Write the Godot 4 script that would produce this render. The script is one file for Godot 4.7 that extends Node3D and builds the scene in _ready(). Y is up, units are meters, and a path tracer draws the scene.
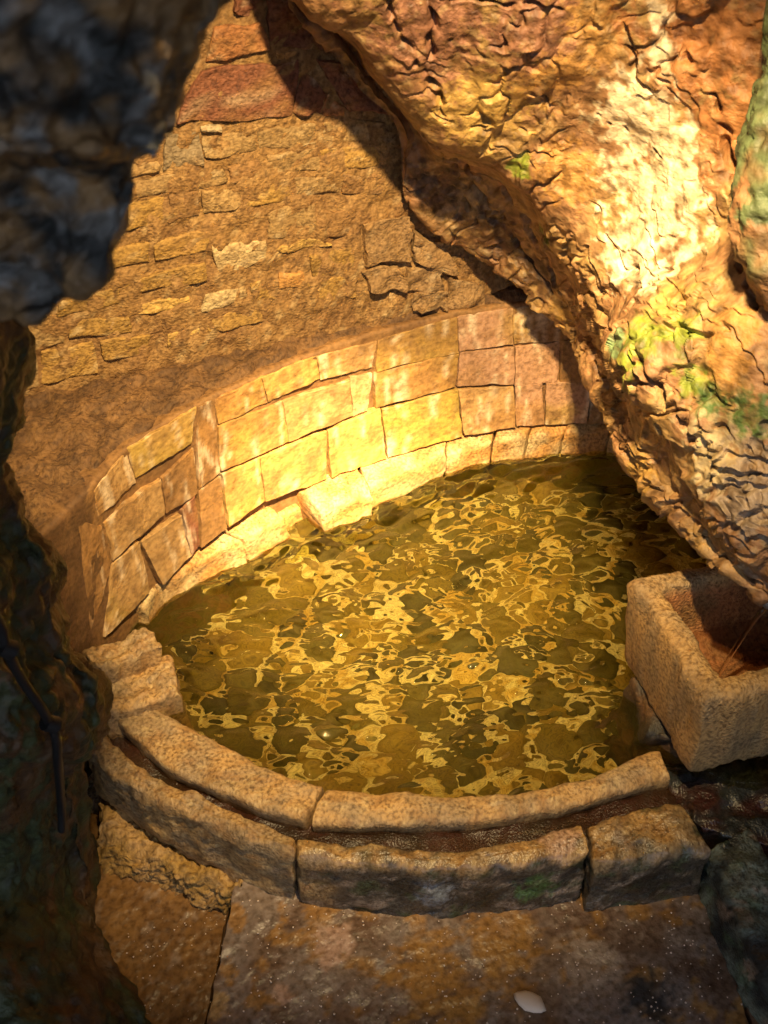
extends Node3D

# ---------------------------------------------------------------- helpers
var n_big := FastNoiseLite.new()
var n_mid := FastNoiseLite.new()
var n_fine := FastNoiseLite.new()
var n_ridge := FastNoiseLite.new()
var n_cell := FastNoiseLite.new()
var n_patch := FastNoiseLite.new()
var n_plate := FastNoiseLite.new()
var mats := {}
var taken := {}
const LAMP_AT := Vector3(0.2, 3.6, -1.1)

func lin(r: int, g: int, b: int) -> Color:
	return Color8(r, g, b).srgb_to_linear()

var TONE := {}

func set_noise(n: FastNoiseLite, sd: int, freq: float, oct: int, kind := FastNoiseLite.TYPE_SIMPLEX_SMOOTH, fr := FastNoiseLite.FRACTAL_FBM) -> void:
	n.seed = sd
	n.noise_type = kind
	n.frequency = freq
	n.fractal_type = fr
	n.fractal_octaves = oct

func numbered(called: String) -> String:
	if not taken.has(called):
		taken[called] = 0
		return called
	taken[called] += 1
	return "%s_%03d" % [called, taken[called]]

func tag(o: Node, label: String, category := "", group := "", kind := "") -> void:
	if label: o.set_meta("label", label)
	if category: o.set_meta("category", category)
	if group: o.set_meta("group", group)
	if kind: o.set_meta("kind", kind)

func thing(called: String, label: String, category: String, group := "", kind := "") -> Node3D:
	var o := Node3D.new()
	o.name = numbered(called)
	add_child(o)
	tag(o, label, category, group, kind)
	return o

func obj(called: String, mesh: Mesh, m: Material, parent: Node = null) -> MeshInstance3D:
	var o := MeshInstance3D.new()
	o.mesh = mesh
	o.material_override = m
	o.cast_shadow = GeometryInstance3D.SHADOW_CASTING_SETTING_ON
	if parent == null:
		o.name = numbered(called)
		add_child(o)
	else:
		o.name = called
		parent.add_child(o, true)
	return o

func crv(a: Vector3, b: Vector3, c: Vector3, d: Vector3, f: float) -> Vector3:
	return 0.5 * (2.0 * b + (c - a) * f + (2.0 * a - 5.0 * b + 4.0 * c - d) * f * f + (3.0 * b - a - 3.0 * c + d) * f * f * f)

func along(secs: Array, k: int, t: float) -> Vector3:
	var n := secs.size() - 1
	var x := t * n
	var i := clampi(int(x), 0, n - 1)
	return crv(secs[maxi(i - 1, 0)][k], secs[i][k], secs[i + 1][k], secs[mini(i + 2, n)][k], x - i)

func normals_of(v: PackedVector3Array, idx: PackedInt32Array) -> PackedVector3Array:
	var nn := PackedVector3Array()
	nn.resize(v.size())
	for t in range(0, idx.size(), 3):
		var a := idx[t]
		var b := idx[t + 1]
		var c := idx[t + 2]
		var f := (v[c] - v[a]).cross(v[b] - v[a])
		nn[a] += f
		nn[b] += f
		nn[c] += f
	for i in nn.size():
		nn[i] = nn[i].normalized()
	return nn

func pack(v: PackedVector3Array, nn: PackedVector3Array, idx: PackedInt32Array, cols = null, uv = null) -> ArrayMesh:
	var arrays := []
	arrays.resize(Mesh.ARRAY_MAX)
	arrays[Mesh.ARRAY_VERTEX] = v
	arrays[Mesh.ARRAY_NORMAL] = nn
	arrays[Mesh.ARRAY_INDEX] = idx
	if cols != null: arrays[Mesh.ARRAY_COLOR] = cols
	if uv != null: arrays[Mesh.ARRAY_TEX_UV] = uv
	var m := ArrayMesh.new()
	m.add_surface_from_arrays(Mesh.PRIMITIVE_TRIANGLES, arrays)
	return m

func axis_vals(n: int, r: float) -> PackedFloat32Array:
	var a := PackedFloat32Array([0.0, r * 0.45, r])
	for i in range(1, n):
		a.append(r + (1.0 - 2.0 * r) * i / n)
	a.append_array(PackedFloat32Array([1.0 - r, 1.0 - r * 0.45, 1.0]))
	return a

# A worn stone: sections of four corners [front-bottom, back-bottom, back-top, front-top] swept along its length.
# counts: pieces along, across, up; rad: rounding in metres; amp: wear in metres; freq: size of the wear
func stone_mesh(secs: Array, counts: Array, rad: float, amp: float, sd: int, paint: Callable, rough := 0.35) -> ArrayMesh:
	var mid := secs.size() / 2
	var length := 0.0
	for i in secs.size() - 1:
		length += ((secs[i][0] + secs[i][2]) * 0.5).distance_to((secs[i + 1][0] + secs[i + 1][2]) * 0.5)
	var wide: float = (secs[mid][0].distance_to(secs[mid][1]) + secs[mid][3].distance_to(secs[mid][2])) * 0.5
	var high: float = (secs[mid][0].distance_to(secs[mid][3]) + secs[mid][1].distance_to(secs[mid][2])) * 0.5
	var r := Vector3(minf(0.42, (minf(rad, 0.012) if secs.size() > 2 else rad) / length), minf(0.42, rad / wide), minf(0.42, rad / high))
	var ax := axis_vals(counts[0], r.x)
	var ay := axis_vals(counts[1], r.y)
	var az := axis_vals(counts[2], r.z)
	var na := ax.size() - 1
	var nb := ay.size() - 1
	var nc := az.size() - 1
	var v := PackedVector3Array()
	var at := {}
	var off := Vector3(sd * 3.17, sd * 1.31, sd * 2.07)
	for i in na + 1:
		# corners of this section are found once per row of the lattice
		var inside_i := i > 0 and i < na
		for j in nb + 1:
			var inside_j := j > 0 and j < nb
			for k in nc + 1:
				if inside_i and inside_j and k > 0 and k < nc: continue
				var p := Vector3(ax[i], ay[j], az[k])
				var q := p.clamp(r, Vector3.ONE - r)
				var e := (p - q) / r
				var el := e.length()
				if el > 1.0: e /= el
				p = q + e * r
				var c0 := along(secs, 0, p.x)
				var c1 := along(secs, 1, p.x)
				var c2 := along(secs, 2, p.x)
				var c3 := along(secs, 3, p.x)
				var w := c0.lerp(c1, p.y).lerp(c3.lerp(c2, p.y), p.z)
				if amp > 0.0:
					var o := w + off
					w += Vector3(n_mid.get_noise_3dv(o), n_mid.get_noise_3d(o.y + 31.0, o.z, o.x), n_mid.get_noise_3d(o.z, o.x + 57.0, o.y)) * amp * 1.6
				at[(i * 512 + j) * 512 + k] = v.size()
				v.append(w)
	var flip: bool = (secs[1][0] - secs[0][0]).dot((secs[0][1] - secs[0][0]).cross(secs[0][3] - secs[0][0])) < 0.0
	var idx := PackedInt32Array()
	var quad := func(a: int, b: int, c: int, d: int, f: bool):
		if f != flip: idx.append_array(PackedInt32Array([a, c, b, a, d, c]))
		else: idx.append_array(PackedInt32Array([a, b, c, a, c, d]))
	for i in na:
		for j in nb:
			for s in 2:
				var k := nc * s
				quad.call(at[(i * 512 + j) * 512 + k], at[((i + 1) * 512 + j) * 512 + k], at[((i + 1) * 512 + j + 1) * 512 + k], at[(i * 512 + j + 1) * 512 + k], s == 1)
	for i in na:
		for k in nc:
			for s in 2:
				var j := nb * s
				quad.call(at[(i * 512 + j) * 512 + k], at[((i + 1) * 512 + j) * 512 + k], at[((i + 1) * 512 + j) * 512 + k + 1], at[(i * 512 + j) * 512 + k + 1], s == 0)
	for j in nb:
		for k in nc:
			for s in 2:
				var i := na * s
				quad.call(at[(i * 512 + j) * 512 + k], at[(i * 512 + j + 1) * 512 + k], at[(i * 512 + j + 1) * 512 + k + 1], at[(i * 512 + j) * 512 + k + 1], s == 1)
	var nn := normals_of(v, idx)
	if amp > 0.0:
		for i in v.size():
			var o := v[i] + off
			v[i] += nn[i] * amp * rough * (n_fine.get_noise_3dv(o) * 1.6 - absf(n_ridge.get_noise_3dv(o)) * 0.8)
		nn = normals_of(v, idx)
	var cols := PackedColorArray()
	cols.resize(v.size())
	for i in v.size():
		cols[i] = paint.call(v[i], nn[i], sd)
	return pack(v, nn, idx, cols)

# A rock: stations along it, each a closed ring of points; per: pieces between stations; segs: pieces of each ring side
func rock_mesh(stations: Array, per: int, segs: Array, disp: Callable, paint: Callable) -> ArrayMesh:
	var ns := stations.size()
	var nr: int = stations[0].size()
	var rn := 0
	for s in segs: rn += s
	var rows := (ns - 1) * per + 1
	var v := PackedVector3Array()
	v.resize(rows * rn + 2)
	for i in rows:
		var t := float(i) / per
		var si := mini(int(t), ns - 2)
		var f := t - si
		var ring := []
		for j in nr:
			ring.append(crv(stations[maxi(si - 1, 0)][j], stations[si][j], stations[si + 1][j], stations[mini(si + 2, ns - 1)][j], f))
		var at := i * rn
		for j in nr:
			var a: Vector3 = ring[(j + nr - 1) % nr]
			var b: Vector3 = ring[j]
			var c: Vector3 = ring[(j + 1) % nr]
			var d: Vector3 = ring[(j + 2) % nr]
			for k in segs[j]:
				v[at] = crv(a, b, c, d, float(k) / segs[j])
				at += 1
	var first := Vector3.ZERO
	var last := Vector3.ZERO
	for j in rn:
		first += v[j] / rn
		last += v[(rows - 1) * rn + j] / rn
	v[rows * rn] = first
	v[rows * rn + 1] = last
	var idx := PackedInt32Array()
	for i in rows - 1:
		for j in rn:
			var a := i * rn + j
			var b := i * rn + (j + 1) % rn
			idx.append_array(PackedInt32Array([a, b, b + rn, a, b + rn, a + rn]))
	for j in rn:
		idx.append_array(PackedInt32Array([rows * rn, (j + 1) % rn, j, rows * rn + 1, (rows - 1) * rn + j, (rows - 1) * rn + (j + 1) % rn]))
	# front faces run clockwise: turn the shell if it encloses a negative volume
	var vol := 0.0
	for t in range(0, idx.size(), 3):
		vol += v[idx[t]].dot(v[idx[t + 1]].cross(v[idx[t + 2]]))
	if vol > 0.0:
		for t in range(0, idx.size(), 3):
			var x := idx[t]
			idx[t] = idx[t + 1]
			idx[t + 1] = x
	var base := v.duplicate()
	var nn := normals_of(v, idx)
	for i in v.size():
		v[i] += nn[i] * disp.call(base[i], nn[i])
	nn = normals_of(v, idx)
	var cols := PackedColorArray()
	cols.resize(v.size())
	for i in v.size():
		cols[i] = paint.call(base[i], nn[i], 0)
	return pack(v, nn, idx, cols)

func tube_mesh(pts: Array, r: float, sides := 8) -> ArrayMesh:
	var v := PackedVector3Array()
	var nn := PackedVector3Array()
	var idx := PackedInt32Array()
	var rows := (pts.size() - 1) * 6 + 1
	var side := Vector3.UP
	for i in rows:
		var t := i / 6.0
		var k := mini(int(t), pts.size() - 2)
		var f := t - k
		var a: Vector3 = pts[maxi(k - 1, 0)]
		var d: Vector3 = pts[mini(k + 2, pts.size() - 1)]
		var p := crv(a, pts[k], pts[k + 1], d, f)
		var dir := (crv(a, pts[k], pts[k + 1], d, f + 0.01) - p).normalized()
		var x := dir.cross(Vector3(0.3, 0.2, 0.93)).normalized()
		var y := dir.cross(x)
		for j in sides:
			var n := x * cos(TAU * j / sides) + y * sin(TAU * j / sides)
			v.append(p + n * r)
			nn.append(n)
	for i in rows - 1:
		for j in sides:
			var a := i * sides + j
			var b := i * sides + (j + 1) % sides
			idx.append_array(PackedInt32Array([a, b + sides, b, a, a + sides, b + sides]))
	return pack(v, nn, idx)

# ---------------------------------------------------------------- materials
func noise_tex(sd: int, freq: float, oct: int, ramp: Array, size := 1024, kind := FastNoiseLite.TYPE_SIMPLEX_SMOOTH, fr := FastNoiseLite.FRACTAL_FBM) -> NoiseTexture2D:
	var n := FastNoiseLite.new()
	set_noise(n, sd, freq, oct, kind, fr)
	var t := NoiseTexture2D.new()
	t.width = size
	t.height = size
	t.seamless = true
	t.generate_mipmaps = false
	t.noise = n
	if ramp.size():
		var g := Gradient.new()
		var offs := PackedFloat32Array()
		var cols := PackedColorArray()
		for r in ramp:
			offs.append(r[0])
			cols.append(r[1])
		g.offsets = offs
		g.colors = cols
		t.color_ramp = g
	return t

func stone_mat(called: String, grain: Texture2D, relief: Texture2D, scale: float, deep: float, rough: float, spec := 0.5) -> StandardMaterial3D:
	var m := StandardMaterial3D.new()
	m.resource_name = called
	m.vertex_color_use_as_albedo = true
	m.albedo_texture = grain
	m.uv1_triplanar = true
	m.uv1_world_triplanar = true
	m.uv1_scale = Vector3.ONE * scale
	m.roughness = rough
	m.metallic_specular = spec
	m.heightmap_enabled = true
	m.heightmap_texture = relief
	m.heightmap_scale = deep
	mats[called] = m
	return m

func mix_tone(pos: Vector3, base: Color, other: Color, scale := 1.0, bias := 0.0) -> Color:
	var w := smoothstep(-0.25, 0.35, n_patch.get_noise_3dv(pos * scale) + bias)
	return base.lerp(other, w)

func patches_on(c: Color, pos: Vector3, list: Array) -> Color:
	var e := 9.0
	for p in list:
		var d: float = pos.distance_to(p[0])
		if d > p[1] * 1.6: continue
		if e > 8.0: e = n_patch.get_noise_3dv(pos * 2.6) * 0.6 + n_fine.get_noise_3dv(pos * 0.8) * 0.55
		var w := smoothstep(-0.22, 0.22, 0.75 - d / p[1] + e)
		c = c.lerp(TONE[p[2]], w * (0.92 if p.size() < 4 else p[3]))
	return c

func _ready() -> void:
	# ------------------------------------------------------------ camera, sky, lamps, exposure
	var cam := Camera3D.new()
	cam.name = "camera"
	cam.fov = 52.0
	cam.near = 0.05
	cam.position = Vector3(0, 2.6, 0)
	cam.rotation_degrees = Vector3(-40, 0, 0)
	var glass := CameraAttributesPhysical.new()
	glass.frustum_focal_length = 24.603
	glass.frustum_focus_distance = 3.4
	glass.exposure_aperture = 2.4
	glass.frustum_near = 0.05
	glass.frustum_far = 50.0
	cam.attributes = glass
	add_child(cam)
	var env := Environment.new()
	env.background_mode = Environment.BG_SKY
	var sky := Sky.new()
	var sm := ProceduralSkyMaterial.new()
	sm.sky_top_color = Color8(176, 190, 212)
	sm.sky_horizon_color = Color8(204, 210, 220)
	sm.ground_horizon_color = Color8(120, 124, 130)
	sm.ground_bottom_color = Color8(70, 72, 76)
	sm.sky_energy_multiplier = 1.3
	sm.ground_energy_multiplier = 0.2
	sky.sky_material = sm
	env.sky = sky
	env.tonemap_mode = Environment.TONE_MAPPER_LINEAR
	env.tonemap_exposure = 1.0
	env.sdfgi_enabled = true
	env.ssao_enabled = true
	env.ssil_enabled = true
	var we := WorldEnvironment.new()
	we.name = "environment"
	we.environment = env
	add_child(we)
	# the lamp under the cave roof, above the frame: one flood head, two narrow heads added for the hot spots
	for b in [["flood_beam", LAMP_AT, Vector3(-0.1, 0.15, -3.05), 29.0, 37.0], ["pool_beam", LAMP_AT + Vector3(0.14, 0, 0.04), Vector3(0.02, 0.0, -2.84), 12.0, 150.0], ["rock_beam", LAMP_AT + Vector3(-0.14, 0, 0.04), Vector3(0.66, 1.42, -2.55), 11.0, 26.0]]:
		var spot := SpotLight3D.new()
		spot.name = b[0]
		spot.light_color = Color8(255, 221, 160)
		spot.light_energy = b[4]
		spot.spot_angle = b[3]
		spot.spot_angle_attenuation = 1.0
		spot.spot_range = 12.0
		spot.spot_attenuation = 2.0
		spot.light_size = 0.05
		spot.shadow_enabled = true
		add_child(spot)
		spot.look_at_from_position(b[1], b[2], Vector3.UP)

	# ------------------------------------------------------------ noise, colours, materials
	set_noise(n_big, 11, 1.6, 3)
	set_noise(n_mid, 23, 9.0, 2)
	set_noise(n_fine, 37, 34.0, 3)
	set_noise(n_ridge, 41, 22.0, 3, FastNoiseLite.TYPE_SIMPLEX_SMOOTH, FastNoiseLite.FRACTAL_RIDGED)
	set_noise(n_cell, 53, 5.5, 1, FastNoiseLite.TYPE_CELLULAR, FastNoiseLite.FRACTAL_NONE)
	n_cell.cellular_return_type = FastNoiseLite.RETURN_DISTANCE2_SUB
	set_noise(n_plate, 53, 5.5, 1, FastNoiseLite.TYPE_CELLULAR, FastNoiseLite.FRACTAL_NONE)
	n_plate.cellular_return_type = FastNoiseLite.RETURN_CELL_VALUE
	set_noise(n_patch, 61, 6.0, 4)
	TONE = {
		"pale": lin(206, 180, 132), "yellow": lin(204, 166, 92), "tan": lin(190, 152, 98), "brown": lin(150, 112, 68), "orange": lin(196, 146, 82),
		"ochre": lin(176, 138, 72), "olive": lin(182, 154, 70), "pink": lin(186, 144, 112), "red": lin(140, 88, 62), "fire": lin(184, 124, 76),
		"sand": lin(172, 140, 92), "grey": lin(150, 130, 100), "white": lin(214, 196, 160), "rubble": lin(164, 130, 88), "algae": lin(110, 98, 44), "flank_shade": lin(104, 72, 46), "pitch": lin(46, 40, 30), "mortar": lin(160, 122, 72),
		"pinkrock": lin(150, 104, 84), "cream": lin(250, 232, 200), "creamdull": lin(204, 182, 140), "moss": lin(134, 150, 52), "green": lin(84, 118, 60), "teal": lin(110, 138, 96),
		"rockbrown": lin(160, 118, 82), "rockochre": lin(172, 138, 88), "boulder": lin(98, 112, 76), "lime_skysheen": lin(150, 152, 154), "blush": lin(196, 160, 138), "gutter": lin(128, 136, 122), "greyrock": lin(168, 146, 126), "mossdark": lin(66, 74, 44), "rim": lin(160, 134, 98), "dirt": lin(128, 94, 58), "earth": lin(100, 72, 44), "wet": lin(54, 57, 58), "redwet": lin(70, 42, 34), "slab": lin(142, 124, 112), "slabdark": lin(118, 92, 74), "slabstain": lin(170, 124, 62),
	}
	var grain := noise_tex(3, 0.012, 6, [[0.0, Color(0.34, 0.30, 0.26)], [0.32, Color(0.66, 0.64, 0.60)], [0.5, Color(0.86, 0.85, 0.83)], [0.72, Color(0.96, 0.96, 0.95)], [1.0, Color(1, 1, 1)]])
	var speck := noise_tex(5, 0.034, 6, [[0.0, Color(0.34, 0.31, 0.28)], [0.3, Color(0.68, 0.65, 0.61)], [0.48, Color(0.86, 0.85, 0.83)], [0.7, Color(0.95, 0.95, 0.94)], [1.0, Color(1, 1, 1)]])
	var relief := noise_tex(7, 0.02, 7, [])
	var pitted := noise_tex(9, 0.06, 6, [])
	var soft := noise_tex(15, 0.03, 6, [[0.0, Color(0.58, 0.54, 0.50)], [0.35, Color(0.82, 0.80, 0.77)], [0.6, Color(0.94, 0.93, 0.92)], [1.0, Color(1, 1, 1)]])
	stone_mat("ashlar", soft, pitted, 1.3, 0.22, 0.72)
	stone_mat("weathered", speck, pitted, 1.3, 0.55, 0.8)
	stone_mat("rock", grain, relief, 1.5, 0.75, 0.62)
	stone_mat("kerb", speck, pitted, 1.7, 0.36, 0.62)
	stone_mat("wetstone", speck, pitted, 1.7, 0.25, 0.34)
	stone_mat("paving", soft, relief, 1.2, 0.3, 0.36)
	stone_mat("trough", speck, pitted, 1.5, 0.6, 0.75)
	stone_mat("underwater", speck, relief, 2.0, 0.4, 0.8)

	build_shell()
	build_upper_wall()
	build_pool_wall()
	build_rim_and_floor()
	build_pool()
	build_rocks()
	build_trough()
	build_small()

# ---------------------------------------------------------------- the cave round the grotto
func box_secs(lo: Vector3, hi: Vector3) -> Array:
	return [[Vector3(lo.x, lo.y, hi.z), Vector3(lo.x, lo.y, lo.z), Vector3(lo.x, hi.y, lo.z), Vector3(lo.x, hi.y, hi.z)], [Vector3(hi.x, lo.y, hi.z), Vector3(hi.x, lo.y, lo.z), Vector3(hi.x, hi.y, lo.z), Vector3(hi.x, hi.y, hi.z)]]

func build_shell() -> void:
	var plain := func(p: Vector3, _n: Vector3, _s: int) -> Color: return mix_tone(p, TONE["brown"], TONE["rubble"], 0.4)
	var parts := [["ceiling", Vector3(-3.0, 4.6, -5.6), Vector3(3.4, 5.0, 2.2), "rough rock roof of the cave, out of view above"],
		["wall_left", Vector3(-3.0, -0.6, -5.6), Vector3(-2.5, 4.7, 2.2), "rough rock side of the cave beyond the dark pillar"],
		["wall_right", Vector3(2.9, -0.6, -5.6), Vector3(3.4, 4.7, 2.2), "rough rock side of the cave beyond the trough"],
		["wall_rear", Vector3(-3.0, -0.6, -5.6), Vector3(3.4, 4.7, -5.2), "rough rock end of the cave behind the masonry"],
		["ground", Vector3(-3.0, -0.9, -5.6), Vector3(3.4, -0.62, 2.2), "rock bed under the paving and the pool"]]
	for p in parts:
		var o := obj(p[0], stone_mesh(box_secs(p[1], p[2]), [10, 10, 10], 0.05, 0.05, 4, plain), mats["rock"])
		tag(o, p[3], "", "", "structure")

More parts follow.
